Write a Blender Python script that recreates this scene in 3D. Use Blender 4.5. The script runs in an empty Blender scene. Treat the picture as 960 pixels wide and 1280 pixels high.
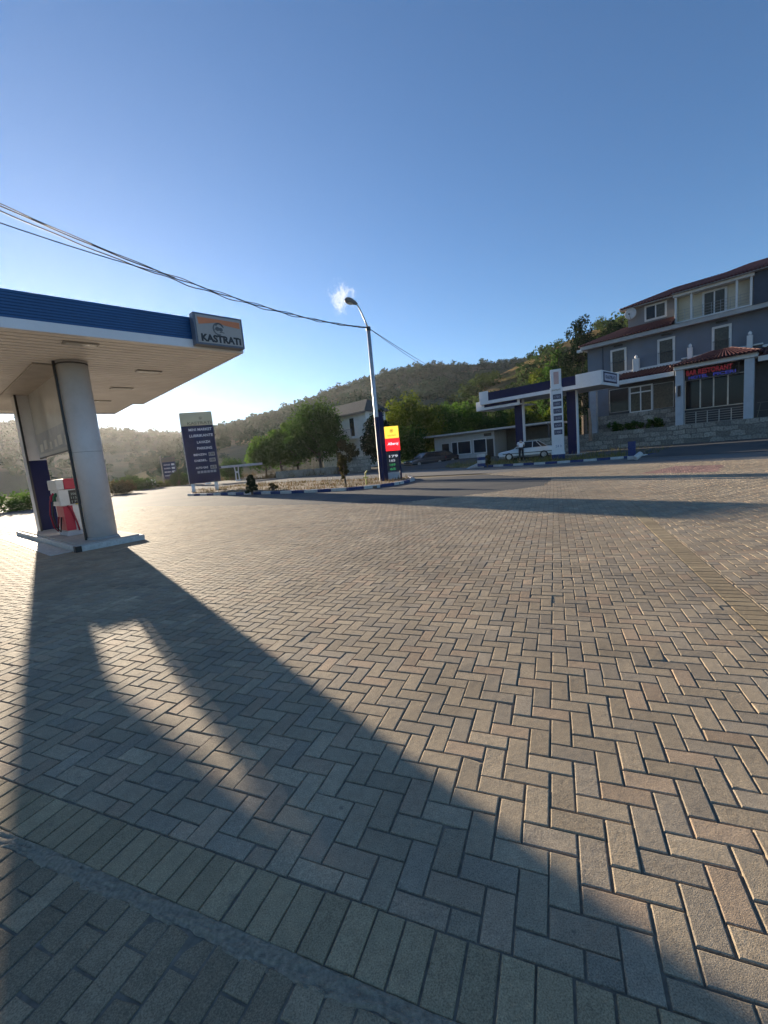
import bpy, math, random
import numpy as np
from mathutils import Matrix, Vector
R = math.radians
random.seed(7); RNG = np.random.default_rng(7)
SC = bpy.context.scene
COL = SC.collection
EYE = 1.5
FPX, ROLL, PITCH = 530.0, R(5.25), R(7.6)

# ------------------------------------------------------------------ camera
cam = bpy.data.cameras.new('camera'); camo = bpy.data.objects.new('camera', cam); COL.objects.link(camo)
fw = Vector((0, math.cos(PITCH), -math.sin(PITCH))); up0 = Vector((0, math.sin(PITCH), math.cos(PITCH))); rt = Vector((1, 0, 0))
cx_ = rt*math.cos(ROLL) - up0*math.sin(ROLL); cy_ = rt*math.sin(ROLL) + up0*math.cos(ROLL)
m = Matrix((cx_, cy_, -fw)).transposed().to_4x4(); m.translation = (0, 0, EYE)
camo.matrix_world = m
cam.sensor_fit = 'VERTICAL'; cam.sensor_height = 36; cam.lens = FPX/1280*36
cam.clip_start = 0.05; cam.clip_end = 6000
SC.camera = camo

def ray(x, y):
    u = (x-480)/FPX; v = (y-640)/FPX
    c, s = math.cos(ROLL), math.sin(ROLL)
    r = u*c - v*s; up = -u*s - v*c
    return np.array([r, math.cos(PITCH)+math.sin(PITCH)*up, -math.sin(PITCH)+math.cos(PITCH)*up])
def gp(x, y, z=0.0):
    d = ray(x, y); t = (z-EYE)/d[2]
    return (d[0]*t, d[1]*t)
def at(x, y, Y):
    d = ray(x, y); t = Y/d[1]
    return (d[0]*t, Y, EYE+d[2]*t)

# ------------------------------------------------------------------ materials
MATS = {}
def mat(name, col, rough=0.6, metal=0.0, var=0.12, vscale=3.0, bump=0.0, bscale=40.0, spec=0.5, emit=None, estr=0.0, trans=0.0, dirt=0.0):
    if name in MATS: return MATS[name]
    m = bpy.data.materials.new(name); m.use_nodes = True; MATS[name] = m
    nt = m.node_tree; N = nt.nodes; L = nt.links
    b = N['Principled BSDF']
    tc = N.new('ShaderNodeTexCoord')
    nz = N.new('ShaderNodeTexNoise'); nz.inputs['Scale'].default_value = vscale; nz.inputs['Detail'].default_value = 6
    L.new(tc.outputs['Object'], nz.inputs['Vector'])
    mr = N.new('ShaderNodeMapRange'); mr.inputs[1].default_value = .3; mr.inputs[2].default_value = .7
    mr.inputs[3].default_value = 1-var; mr.inputs[4].default_value = 1+var
    L.new(nz.outputs['Fac'], mr.inputs[0])
    mx = N.new('ShaderNodeMix'); mx.data_type = 'RGBA'; mx.blend_type = 'MULTIPLY'; mx.inputs[0].default_value = 1
    mx.inputs[6].default_value = (*col, 1)
    L.new(mr.outputs[0], mx.inputs[7])
    out = mx.outputs[2]
    if dirt > 0:
        n2 = N.new('ShaderNodeTexNoise'); n2.inputs['Scale'].default_value = vscale*2.7; n2.inputs['Detail'].default_value = 8; n2.inputs['Roughness'].default_value = .7
        L.new(tc.outputs['Object'], n2.inputs['Vector'])
        r2 = N.new('ShaderNodeMapRange'); r2.inputs[1].default_value = .5; r2.inputs[2].default_value = .72; r2.inputs[4].default_value = dirt
        L.new(n2.outputs['Fac'], r2.inputs[0])
        m2 = N.new('ShaderNodeMix'); m2.data_type = 'RGBA'
        L.new(r2.outputs[0], m2.inputs[0]); L.new(out, m2.inputs[6]); m2.inputs[7].default_value = (.16, .13, .1, 1)
        out = m2.outputs[2]
    L.new(out, b.inputs['Base Color'])
    b.inputs['Roughness'].default_value = rough; b.inputs['Metallic'].default_value = metal
    b.inputs['Specular IOR Level'].default_value = spec
    if bump > 0:
        n3 = N.new('ShaderNodeTexNoise'); n3.inputs['Scale'].default_value = bscale; n3.inputs['Detail'].default_value = 5
        L.new(tc.outputs['Object'], n3.inputs['Vector'])
        bp = N.new('ShaderNodeBump'); bp.inputs['Strength'].default_value = bump; bp.inputs['Distance'].default_value = .02
        L.new(n3.outputs['Fac'], bp.inputs['Height']); L.new(bp.outputs[0], b.inputs['Normal'])
    if emit: b.inputs['Emission Color'].default_value = (*emit, 1); b.inputs['Emission Strength'].default_value = estr
    if trans: b.inputs['Transmission Weight'].default_value = trans
    return m

def leafmat(name, a, c, transl=0.4):
    """two-tone leaf, tint attribute picks the tone of each leaf"""
    m = bpy.data.materials.new(name); m.use_nodes = True; MATS[name] = m
    nt = m.node_tree; N = nt.nodes; L = nt.links
    N.remove(N['Principled BSDF'])
    at_ = N.new('ShaderNodeAttribute'); at_.attribute_name = 'tint'
    mx = N.new('ShaderNodeMix'); mx.data_type = 'RGBA'; mx.inputs[6].default_value = (*a, 1); mx.inputs[7].default_value = (*c, 1)
    L.new(at_.outputs['Fac'], mx.inputs[0])
    d = N.new('ShaderNodeBsdfDiffuse'); t = N.new('ShaderNodeBsdfTranslucent'); s = N.new('ShaderNodeMixShader'); s.inputs[0].default_value = transl
    L.new(mx.outputs[2], d.inputs[0]); L.new(mx.outputs[2], t.inputs[0])
    L.new(d.outputs[0], s.inputs[1]); L.new(t.outputs[0], s.inputs[2]); L.new(s.outputs[0], N['Material Output'].inputs[0])
    return m

def tintmat(name, rough=.8, noise_amt=.42, bump=.5, bscale=300., spec=.25, stain=.55):
    """paver / stone: base colour from the per-face colour attribute 'tint', fine grit, soft dirt stains"""
    m = bpy.data.materials.new(name); m.use_nodes = True; MATS[name] = m
    nt = m.node_tree; N = nt.nodes; L = nt.links; b = N['Principled BSDF']
    at_ = N.new('ShaderNodeAttribute'); at_.attribute_name = 'tint'
    tc = N.new('ShaderNodeTexCoord')
    def noise(sc, det=6, ro=.6):
        n = N.new('ShaderNodeTexNoise'); n.inputs['Scale'].default_value = sc; n.inputs['Detail'].default_value = det; n.inputs['Roughness'].default_value = ro
        L.new(tc.outputs['Object'], n.inputs['Vector']); return n
    def rng(src, a, c, lo, hi):
        r = N.new('ShaderNodeMapRange'); r.inputs[1].default_value = a; r.inputs[2].default_value = c; r.inputs[3].default_value = lo; r.inputs[4].default_value = hi
        L.new(src, r.inputs[0]); return r.outputs[0]
    def mul(c, f):
        x = N.new('ShaderNodeMix'); x.data_type = 'RGBA'; x.blend_type = 'MULTIPLY'; x.inputs[0].default_value = 1
        L.new(c, x.inputs[6]); L.new(f, x.inputs[7]); return x.outputs[2]
    c = at_.outputs['Color']
    c = mul(c, rng(noise(220, 3).outputs['Fac'], .3, .7, 1-noise_amt, 1+noise_amt))
    c = mul(c, rng(noise(24, 6, .7).outputs['Fac'], .3, .7, .86, 1.14))
    c = mul(c, rng(noise(1.1, 5, .65).outputs['Fac'], .35, .7, 1.1, .84)); c = mul(c, rng(noise(.28, 4, .6).outputs['Fac'], .35, .65, 1.1, .88))
    st = rng(noise(6.5, 4, .55).outputs['Fac'], .66, .76, 0, stain)
    x = N.new('ShaderNodeMix'); x.data_type = 'RGBA'; L.new(st, x.inputs[0]); L.new(c, x.inputs[6]); x.inputs[7].default_value = (.10, .095, .09, 1)
    col = x.outputs[2]
    for vs, rad, amt in ((2.3, .035, .75), (.9, .075, .55), (5.5, .06, .45)):
        vo = N.new('ShaderNodeTexVoronoi'); vo.inputs['Scale'].default_value = vs
        wv = N.new('ShaderNodeVectorMath'); wv.operation = 'MULTIPLY_ADD'; nn = noise(16, 4); L.new(nn.outputs['Color'], wv.inputs[0]); wv.inputs[1].default_value = (.035, .035, 0); L.new(tc.outputs['Object'], wv.inputs[2])
        L.new(wv.outputs[0], vo.inputs['Vector'])
        sp = rng(vo.outputs['Distance'], rad*.6, rad, 1, 0)
        gate = rng(noise(vs*.9, 1).outputs['Fac'], .52, .56, 0, amt)
        mu = N.new('ShaderNodeMath'); mu.operation = 'MULTIPLY'; L.new(sp, mu.inputs[0]); L.new(gate, mu.inputs[1])
        y = N.new('ShaderNodeMix'); y.data_type = 'RGBA'; L.new(mu.outputs[0], y.inputs[0]); L.new(col, y.inputs[6]); y.inputs[7].default_value = (.07, .065, .06, 1); col = y.outputs[2]
    for cx_t, cy_t, r_t, wd_t, am_t in ((-9, -2, 13.0, .10, .2), (-9, -2, 14.45, .10, .17), (16, 3, 13.6, .09, .16), (16, 3, 15.0, .09, .14), (2, 30, 20.5, .11, .16), (2, 30, 21.9, .11, .14)):
        sb = N.new('ShaderNodeVectorMath'); sb.operation = 'DISTANCE'; L.new(tc.outputs['Object'], sb.inputs[0]); sb.inputs[1].default_value = (cx_t, cy_t, 0)
        su = N.new('ShaderNodeMath'); su.operation = 'SUBTRACT'; L.new(sb.outputs['Value'], su.inputs[0]); su.inputs[1].default_value = r_t
        ab = N.new('ShaderNodeMath'); ab.operation = 'ABSOLUTE'; L.new(su.outputs[0], ab.inputs[0])
        tr_ = rng(ab.outputs[0], wd_t*.45, wd_t, am_t, 0); tn = rng(noise(.8, 5, .7).outputs['Fac'], .42, .6, 0, 1)
        mu = N.new('ShaderNodeMath'); mu.operation = 'MULTIPLY'; L.new(tr_, mu.inputs[0]); L.new(tn, mu.inputs[1])
        y = N.new('ShaderNodeMix'); y.data_type = 'RGBA'; L.new(mu.outputs[0], y.inputs[0]); L.new(col, y.inputs[6]); y.inputs[7].default_value = (.04, .038, .035, 1); col = y.outputs[2]
    L.new(col, b.inputs['Base Color'])
    b.inputs['Roughness'].default_value = rough; b.inputs['Specular IOR Level'].default_value = spec
    n3 = noise(bscale, 4, .6); n4 = noise(35, 5, .65)
    ad = N.new('ShaderNodeMath'); ad.operation = 'MULTIPLY_ADD'; L.new(n4.outputs['Fac'], ad.inputs[0]); ad.inputs[1].default_value = 1.6; L.new(n3.outputs['Fac'], ad.inputs[2])
    bp = N.new('ShaderNodeBump'); bp.inputs['Strength'].default_value = bump; bp.inputs['Distance'].default_value = .004
    L.new(ad.outputs[0], bp.inputs['Height']); L.new(bp.outputs[0], b.inputs['Normal'])
    return m

NAVY = mat('navy_paint', (.005, .007, .05), .5, var=.15, vscale=1.5, spec=.25)
BLUE = mat('blue_panel', (.008, .068, .2), .4, var=.1, vscale=1.2)
KBLUE = mat('kerb_blue_paint', (.012, .032, .13), .7, var=.3, vscale=9, dirt=.5, bump=.3)
KWHITE = mat('kerb_white_paint', (.5, .5, .48), .6, var=.15, vscale=9, dirt=.45, bump=.3)
WHITE = mat('white_paint', (.75, .75, .74), .45, var=.06, vscale=2, dirt=.12)
WHITEC = mat('white_cladding', (.68, .68, .69), .35, var=.06, vscale=1, dirt=.1)
SOFF = mat('soffit_slats', (.82, .8, .77), .5, var=.08, vscale=.8, dirt=.12)
SOFFB = mat('soffit_gap', (.1, .09, .08), .8)
GREYC = mat('column_cladding', (.56, .55, .55), .38, var=.06, vscale=1.2, dirt=.16)
BLACK = mat('black_plastic', (.012, .012, .014), .4)
DKGREY = mat('dark_grey', (.05, .05, .055), .5)
STEEL = mat('galvanised_pole', (.45, .46, .48), .4, metal=.6, var=.12, vscale=6)
RED = mat('red_plastic', (.42, .015, .045), .4, var=.08)
REDDK = mat('dark_red_hose', (.28, .015, .03), .5)
CONC = mat('concrete', (.4, .38, .35), .85, var=.15, vscale=5, bump=.4, bscale=60, dirt=.3)
GLASS = mat('dark_window_glass', (.012, .014, .018), .12, spec=.3, var=.05)
CURT = mat('curtained_glass', (.06, .056, .042), .2, var=.4, vscale=7, spec=.3)
TYRE = mat('tyre_rubber', (.015, .015, .015), .85)
RIM = mat('wheel_rim', (.4, .41, .43), .3, metal=.7)
TREAD = mat('roof_tile_red', (.075, .018, .018), .75, var=.3, vscale=14, bump=.2)
BARK = mat('bark', (.12, .09, .065), .9, var=.3, vscale=6, bump=.6, bscale=25)
SIGNBACK = mat('sign_face_grey', (.36, .33, .3), .35, var=.06)
ORANGE = mat('sign_orange', (.62, .2, .07), .4)
LET_DK = mat('lettering_dark', (.03, .028, .03), .5)
LET_WH = mat('lettering_white', (.8, .8, .8), .5)
LET_TAN = mat('lettering_brown', (.2, .15, .08), .5)

# ------------------------------------------------------------------ mesh helpers
class MB:
    def __init__(s): s.v = []; s.f = []; s.mi = []
    def add(s, vs, fs, mi=0):
        o = len(s.v); s.v += [tuple(map(float, p)) for p in vs]
        for f in fs: s.f.append([i+o for i in f]); s.mi.append(mi)
        return s
    def box(s, x0, x1, y0, y1, z0, z1, mi=0):
        return s.add([(x0,y0,z0),(x1,y0,z0),(x1,y1,z0),(x0,y1,z0),(x0,y0,z1),(x1,y0,z1),(x1,y1,z1),(x0,y1,z1)],
                     [(0,3,2,1),(4,5,6,7),(0,1,5,4),(1,2,6,5),(2,3,7,6),(3,0,4,7)], mi)
    def prism(s, poly, z0, z1, mi=0):
        """polygon counter-clockwise in xy"""
        n = len(poly); a = sum(poly[i][0]*poly[(i+1) % n][1]-poly[(i+1) % n][0]*poly[i][1] for i in range(n))
        if a < 0: poly = poly[::-1]
        z0f = z0 if callable(z0) else (lambda x, y: z0); z1f = z1 if callable(z1) else (lambda x, y: z1)
        vs = [(p[0], p[1], z0f(*p)) for p in poly] + [(p[0], p[1], z1f(*p)) for p in poly]
        fs = [tuple(range(n-1, -1, -1)), tuple(range(n, 2*n))] + [(i, (i+1) % n, n+(i+1) % n, n+i) for i in range(n)]
        return s.add(vs, fs, mi)
    def xprism(s, poly, y0, y1, mi=0):
        """polygon in (x,z), extruded along y"""
        n = len(poly); a = sum(poly[i][0]*poly[(i+1) % n][1]-poly[(i+1) % n][0]*poly[i][1] for i in range(n))
        if a < 0: poly = poly[::-1]
        vs = [(p[0], y0, p[1]) for p in poly] + [(p[0], y1, p[1]) for p in poly]
        fs = [tuple(range(n)), tuple(range(2*n-1, n-1, -1))] + [(i, n+i, n+(i+1) % n, (i+1) % n) for i in range(n)]
        return s.add(vs, fs, mi)
    def quad(s, a, b, c, d, mi=0): return s.add([a, b, c, d], [(0, 1, 2, 3)], mi)
    def tube(s, pts, r, n=8, mi=0, cap=True):
        pts = [Vector(p) for p in pts]; k = len(pts)
        rs = r if isinstance(r, (list, tuple)) else [r]*k
        vs = []; prev = None
        for i, p in enumerate(pts):
            d = (pts[min(i+1, k-1)]-pts[max(i-1, 0)]).normalized()
            a = Vector((0, 0, 1)) if abs(d.z) < .9 else Vector((1, 0, 0))
            if prev is not None: a = prev
            e1 = (a - d*a.dot(d)).normalized(); e2 = d.cross(e1); prev = e1
            for j in range(n):
                t = 2*math.pi*j/n; vs.append(p + (e1*math.cos(t)+e2*math.sin(t))*rs[i])
        fs = [(i*n+j, i*n+(j+1) % n, (i+1)*n+(j+1) % n, (i+1)*n+j) for i in range(k-1) for j in range(n)]
        if cap: fs += [tuple(range(n-1, -1, -1)), tuple(range((k-1)*n, k*n))]
        return s.add(vs, fs, mi)
    def lathe(s, cx, cy, prof, n=24, mi=0):
        vs = [(cx+r*math.cos(2*math.pi*j/n), cy+r*math.sin(2*math.pi*j/n), z) for r, z in prof for j in range(n)]
        k = len(prof)
        fs = [(i*n+j, i*n+(j+1) % n, (i+1)*n+(j+1) % n, (i+1)*n+j) for i in range(k-1) for j in range(n)]
        fs += [tuple(range(n-1, -1, -1)), tuple(range((k-1)*n, k*n))]
        return s.add(vs, fs, mi)
    def disc_y(s, cx, cz, r, y0, y1, n=20, mi=0):
        return s.xprism([(cx+r*math.cos(2*math.pi*j/n), cz+r*math.sin(2*math.pi*j/n)) for j in range(n)], y0, y1, mi)
    def build(s, name, mats, parent=None, smooth=False, bevel=0.0):
        me = bpy.data.meshes.new(name); me.from_pydata(s.v, [], s.f)
        for mm in (mats if isinstance(mats, (list, tuple)) else [mats]): me.materials.append(mm)
        if any(s.mi): me.polygons.foreach_set('material_index', s.mi)
        if smooth: me.polygons.foreach_set('use_smooth', [True]*len(me.polygons))
        me.update()
        o = bpy.data.objects.new(name, me); COL.objects.link(o)
        if parent: o.parent = parent
        if bevel:
            b = o.modifiers.new('bevel', 'BEVEL'); b.width = bevel; b.segments = 2; b.limit_method = 'ANGLE'
        return o

def tag(o, label=None, cat=None, group=None, kind=None):
    if label: o['label'] = label
    if cat: o['category'] = cat
    if group: o['group'] = group
    if kind: o['kind'] = kind
    return o
def thing(name, label, cat, loc=(0, 0, 0), rz=0.0, group=None):
    o = bpy.data.objects.new(name, None); COL.objects.link(o); o.empty_display_size = .2
    o.location = loc; o.rotation_euler = (0, 0, rz)
    return tag(o, label, cat, group)
def copy_tree(o, parent=None):
    c = o.copy(); COL.objects.link(c)
    if parent: c.parent = parent
    for ch in [x for x in bpy.data.objects if x.parent == o]: copy_tree(ch, c)
    return c

def bulk(name, V, F, mats, tint=None, parent=None, smooth=False):
    """V (n,3), F (m,4) arrays; tint (m,) or (m,3) per face"""
    me = bpy.data.meshes.new(name); nf, k = F.shape
    me.vertices.add(len(V)); me.vertices.foreach_set('co', np.ascontiguousarray(V, np.float32).ravel())
    me.loops.add(nf*k); me.loops.foreach_set('vertex_index', np.ascontiguousarray(F, np.int32).ravel())
    me.polygons.add(nf); me.polygons.foreach_set('loop_start', np.arange(0, nf*k, k, dtype=np.int32))
    me.polygons.foreach_set('use_smooth', np.full(nf, bool(smooth)))
    for mm in (mats if isinstance(mats, (list, tuple)) else [mats]): me.materials.append(mm)
    me.update(calc_edges=True)
    if tint is not None:
        a = me.attributes.new('tint', 'FLOAT_COLOR', 'FACE')
        c = np.ones((nf, 4), np.float32)
        if tint.ndim == 1: c[:, :3] = tint[:, None]
        else: c[:, :3] = tint
        a.data.foreach_set('color', c.ravel())
    o = bpy.data.objects.new(name, me); COL.objects.link(o)
    if parent: o.parent = parent
    return o

def cards(C, size, up_bias=0.0, aspect=1.0, rng=RNG, normals=None):
    """leaf quads at centres C with random orientation"""
    n = len(C); a = rng.normal(size=(n, 3))
    if normals is not None: a = a*.75 + normals
    a /= np.linalg.norm(a, axis=1)[:, None]
    b = rng.normal(size=(n, 3)); b[:, 2] += up_bias; b -= a*(a*b).sum(1)[:, None]; b /= np.linalg.norm(b, axis=1)[:, None]
    c = np.cross(a, b); s = np.broadcast_to(np.asarray(size), (n,))[:, None]*.5
    # a leaf-like diamond: pointed ends
    V = np.stack([C-b*s*aspect*1.2, C+c*s*.75, C+b*s*aspect*1.2, C-c*s*.75], 1).reshape(-1, 3)
    F = np.arange(n*4).reshape(n, 4)
    return V, F

def text(name, body, box, mat_, parent, origin=(0, 0, 0), ux=(1, 0, 0), uz=(0, 0, 1), depth=.006, bold=.0, shear=0.0, spacing=1.0):
    """lettering fitted to box=(x0,x1,z0,z1) in the plane origin + x*ux + z*uz, standing proud by depth"""
    cu = bpy.data.curves.new(name, 'FONT'); cu.body = body; cu.size = 1; cu.offset = bold; cu.extrude = .01; cu.shear = shear; cu.space_character = spacing
    cu.resolution_u = 3
    tmp = bpy.data.objects.new('tmp_text', cu); COL.objects.link(tmp)
    dg = bpy.context.evaluated_depsgraph_get(); dg.update()
    me = bpy.data.meshes.new_from_object(tmp.evaluated_get(dg)); bpy.data.objects.remove(tmp); bpy.data.curves.remove(cu)
    n = len(me.vertices); co = np.zeros(n*3, np.float32); me.vertices.foreach_get('co', co); co = co.reshape(-1, 3)
    lo = co.min(0); hi = co.max(0); x0, x1, z0, z1 = box
    X = x0+(co[:, 0]-lo[0])/(hi[0]-lo[0])*(x1-x0); Z = z0+(co[:, 1]-lo[1])/(hi[1]-lo[1])*(z1-z0); D = (co[:, 2]-lo[2])/max(hi[2]-lo[2], 1e-6)*depth
    ux = np.array(ux, float); uz = np.array(uz, float); nn = np.cross(ux, uz)
    P = np.array(origin)+X[:, None]*ux+Z[:, None]*uz+D[:, None]*nn
    me.vertices.foreach_set('co', P.astype(np.float32).ravel()); me.materials.clear(); me.materials.append(mat_); me.update()
    o = bpy.data.objects.new(name, me); COL.objects.link(o); o.parent = parent
    return o

def in_poly(X, Y, poly):
    inside = np.zeros(X.shape, bool); n = len(poly)
    for i in range(n):
        x0, y0 = poly[i]; x1, y1 = poly[(i+1) % n]
        if y0 == y1: continue
        c = ((y0 > Y) != (y1 > Y)) & (X < (x1-x0)*(Y-y0)/(y1-y0)+x0)
        inside ^= c
    return inside

def sheet(name, poly, z, m, sub=0):
    mb = MB(); mb.add([(p[0], p[1], z(*p) if callable(z) else z) for p in poly], [tuple(range(len(poly)))])
    o = mb.build(name, m)
    if o.data.polygons[0].normal.z < 0: o.data.flip_normals()
    return tag(o, kind='structure')

# directions on the plan
AD = np.array([.721, .693]); BD = np.array([-.693, .721])      # across / along the main road
RZ_A = math.atan2(.693, .721)                                   # local x = AD, local y = BD
RZ_R = math.atan2(-.721, .693)                                  # local x = -BD (rightwards), local y = AD (away)

# ------------------------------------------------------------------ ground
def groundmat(name, a, c, scale=.6, rough=.9, bump=.5, spk=30, mixlo=.4, mixhi=.62):
    m = bpy.data.materials.new(name); m.use_nodes = True; MATS[name] = m
    nt = m.node_tree; N = nt.nodes; L = nt.links; b = N['Principled BSDF']
    tc = N.new('ShaderNodeTexCoord')
    n1 = N.new('ShaderNodeTexNoise'); n1.inputs['Scale'].default_value = scale; n1.inputs['Detail'].default_value = 9; n1.inputs['Roughness'].default_value = .65
    n2 = N.new('ShaderNodeTexNoise'); n2.inputs['Scale'].default_value = spk; n2.inputs['Detail'].default_value = 5
    for n in (n1, n2): L.new(tc.outputs['Object'], n.inputs['Vector'])
    r = N.new('ShaderNodeMapRange'); r.inputs[1].default_value = mixlo; r.inputs[2].default_value = mixhi; L.new(n1.outputs['Fac'], r.inputs[0])
    mx = N.new('ShaderNodeMix'); mx.data_type = 'RGBA'; mx.inputs[6].default_value = (*a, 1); mx.inputs[7].default_value = (*c, 1); L.new(r.outputs[0], mx.inputs[0])
    r2 = N.new('ShaderNodeMapRange'); r2.inputs[1].default_value = .3; r2.inputs[2].default_value = .7; r2.inputs[3].default_value = .75; r2.inputs[4].default_value = 1.25; L.new(n2.outputs['Fac'], r2.inputs[0])
    m2 = N.new('ShaderNodeMix'); m2.data_type = 'RGBA'; m2.blend_type = 'MULTIPLY'; m2.inputs[0].default_value = 1
    L.new(mx.outputs[2], m2.inputs[6]); L.new(r2.outputs[0], m2.inputs[7]); L.new(m2.outputs[2], b.inputs['Base Color'])
    b.inputs['Roughness'].default_value = rough; b.inputs['Specular IOR Level'].default_value = .3
    bp = N.new('ShaderNodeBump'); bp.inputs['Strength'].default_value = bump; bp.inputs['Distance'].default_value = .02
    L.new(n2.outputs['Fac'], bp.inputs['Height']); L.new(bp.outputs[0], b.inputs['Normal'])
    return m
DIRT = groundmat('dry_ground', (.26, .2, .13), (.13, .12, .06), .25)
ASPH = groundmat('asphalt_worn', (.12, .115, .105), (.17, .16, .145), .35, .85, .3, 60)
ASPHD = groundmat('asphalt_dark', (.06, .06, .06), (.1, .095, .085), .3, .85, .3, 60)
SOIL = groundmat('island_soil', (.13, .08, .05), (.2, .155, .095), 1.2, .95, .6, 14)
JOINT = mat('joint_sand', (.19, .16, .12), .95, var=.35, vscale=30)
HILLM = {}

mb = MB(); mb.add([(-1500, -300, -.06), (1500, -300, -.06), (1500, 1500, -.06), (-1500, 1500, -.06)], [(0, 1, 2, 3)])
tag(mb.build('ground', DIRT), kind='structure')

# main road along BD: across-coordinate n from 21.6 to 28.6
def nb(n, t): return tuple(AD*n+BD*t)
sheet('road', [nb(21.4, -60), nb(28.7, -60), nb(28.0, 6), nb(27.4, 30), nb(27.2, 260), nb(20.2, 260), nb(20.2, 20), nb(21.2, 6)], -.012, ASPH)
DW = [gp(500, 628), gp(400, 631), gp(300, 632), gp(180, 633), (-22, 14), (-60, 20), (-60, 80), nb(20.4, 60), nb(20.4, 20), (1.2, 25.2), nb(22, 6), gp(700, 596), gp(682, 607), gp(600, 618)]
sheet('driveway', DW, -.018, ASPHD)

# --- paving
VX = np.array([math.cos(R(22.4)), -math.sin(R(22.4))]); UX = np.array([math.sin(R(22.4)), math.cos(R(22.4))])
def ab2w(a, b): return a*VX[0]+b*UX[0], a*VX[1]+b*UX[1]
PAVE = [(-16, -6), (18, -6), (26, 4), gp(960, 573.5), gp(700, 584), gp(600, 592.5), gp(692, 598), gp(680, 607), gp(585, 619), gp(490, 629), gp(300, 632), gp(180, 633), (-16.6, 22.5), (-21, 15)]
mb = MB(); zz = -.0075
# a sand bed under the pavers, cut to the same outline
mb.add([(p[0], p[1], zz) for p in PAVE], [tuple(range(len(PAVE)))])
o = mb.build('paving_bed', JOINT)
if o.data.polygons[0].normal.z < 0: o.data.flip_normals()
tag(o, kind='structure')

RED_P = [gp(800, 592), gp(898, 590), gp(905, 581), gp(845, 582.5)]
def pave(rects, name, base_fn, m, rng, zoff=0.0, joint=.0026, bev=.0056, bz=.006, jit=.0008):
    """rects (n,4) a0,a1,b0,b1 -> bevelled paver tops"""
    r = np.asarray(rects, float); ok = (r[:, 1]-r[:, 0] > .022) & (r[:, 3]-r[:, 2] > .022); r = r[ok]
    ca = (r[:, 0]+r[:, 1])/2; cb = (r[:, 2]+r[:, 3])/2
    X, Y = ab2w(ca, cb)
    ins = in_poly(X, Y, PAVE) & ((Y > -.6)); r = r[ins]; X = X[ins]; Y = Y[ins]; n = len(r)
    # small misalignments of single stones
    sh = rng.normal(0, .0011, (n, 2))
    a0, a1, b0, b1 = r[:, 0]+joint+sh[:, 0], r[:, 1]-joint+sh[:, 0], r[:, 2]+joint+sh[:, 1], r[:, 3]-joint+sh[:, 1]
    rot = rng.normal(0, .006, n)
    ca = (a0+a1)/2; cb = (b0+b1)/2
    def ring(ins_, z):
        A = np.stack([a0+ins_, a1-ins_, a1-ins_, a0+ins_], 1); B = np.stack([b0+ins_, b0+ins_, b1-ins_, b1-ins_], 1)
        dA = A-ca[:, None]; dB = B-cb[:, None]
        A2 = ca[:, None]+dA-dB*rot[:, None]; B2 = cb[:, None]+dB+dA*rot[:, None]
        x = A2*VX[0]+B2*UX[0]; y = A2*VX[1]+B2*UX[1]
        return np.stack([x, y, z], 2)
    zt = zoff+rng.normal(0, jit, n)[:, None]+rng.normal(0, jit*.6, (n, 4))
    sunk = rng.random(n) < .03; zt[sunk] -= rng.uniform(.0015, .004, sunk.sum())[:, None]
    top = ring(bev, zt); mid = ring(bev*.35, zt-bz*.3)
    ch = np.nonzero(rng.random(n) < .07)[0]; cc = rng.integers(0, 4, len(ch)); am = rng.uniform(.06, .2, len(ch))[:, None]
    for ringv, q, dz in ((top, 1.0, .0012), (mid, .75, .003)):
        cen = ringv[ch].mean(1); pnt = ringv[ch, cc]; nw = pnt+(cen-pnt)*am*q; nw[:, 2] = pnt[:, 2]-dz; ringv[ch, cc] = nw; bot = ring(0.0, zt-bz-.006)
    V = np.concatenate([top, mid, bot], 1).reshape(-1, 3)
    o = (np.arange(n)*12)[:, None]
    fs = [np.array([0, 1, 2, 3])]
    for k in range(4): fs.append(np.array([k+4, (k+1) % 4+4, (k+1) % 4, k]))
    for k in range(4): fs.append(np.array([k+8, (k+1) % 4+8, (k+1) % 4+4, k+4]))
    F = np.concatenate([(o+f[None, :])[:, None, :] for f in fs], 1).reshape(-1, 4)
    tint = base_fn(X, Y, n, rng); T = np.repeat(tint, len(fs), 0)
    ob = bulk(name, V, F, m, T)
    return tag(ob, kind='structure')

def herring_tint(X, Y, n, rng):
    g = np.array([.345, .272, .182])
    t = g[None, :]*np.exp(rng.normal(0, .075, n))[:, None]
    k = rng.random(n)
    cool = k < .28; t[cool] = t[cool]*np.array([.9, .93, .99])
    pink = (k > .28) & (k < .42); t[pink] = t[pink]*np.array([1.04, .97, .96])
    # tan stones strewn in a few drifts
    d = np.sin(X*.9+1.3)*np.sin(Y*.7+.4)+.6*np.sin(X*.37-Y*.5)
    tan = (rng.random(n) < np.where(d > .75, .16, .02)); t[tan] = np.array([.38, .30, .2])*np.exp(rng.normal(0, .08, tan.sum()))[:, None]
    rd = in_poly(X, Y, RED_P); t[rd] = np.array([.29, .175, .145])*np.exp(rng.normal(0, .12, rd.sum()))[:, None]
    return t
def tan_tint(X, Y, n, rng): return np.array([.345, .262, .155])[None, :]*np.exp(rng.normal(0, .09, n))[:, None]
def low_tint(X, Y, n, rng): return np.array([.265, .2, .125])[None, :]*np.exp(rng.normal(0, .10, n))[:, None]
PAV = tintmat('concrete_pavers')
W = .1
Amin, Amax, Bmin, Bmax = -36, 24, -7, 32
ii, jj = np.meshgrid(np.arange(int(Amin/W), int(Amax/W)), np.arange(int(Bmin/W), int(Bmax/W)), indexing='ij'); ii = ii.ravel(); jj = jj.ravel()
cls = np.mod(ii-jj, 4)
h = cls == 0; v = cls == 3
OA, OB = .03, .07
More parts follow.
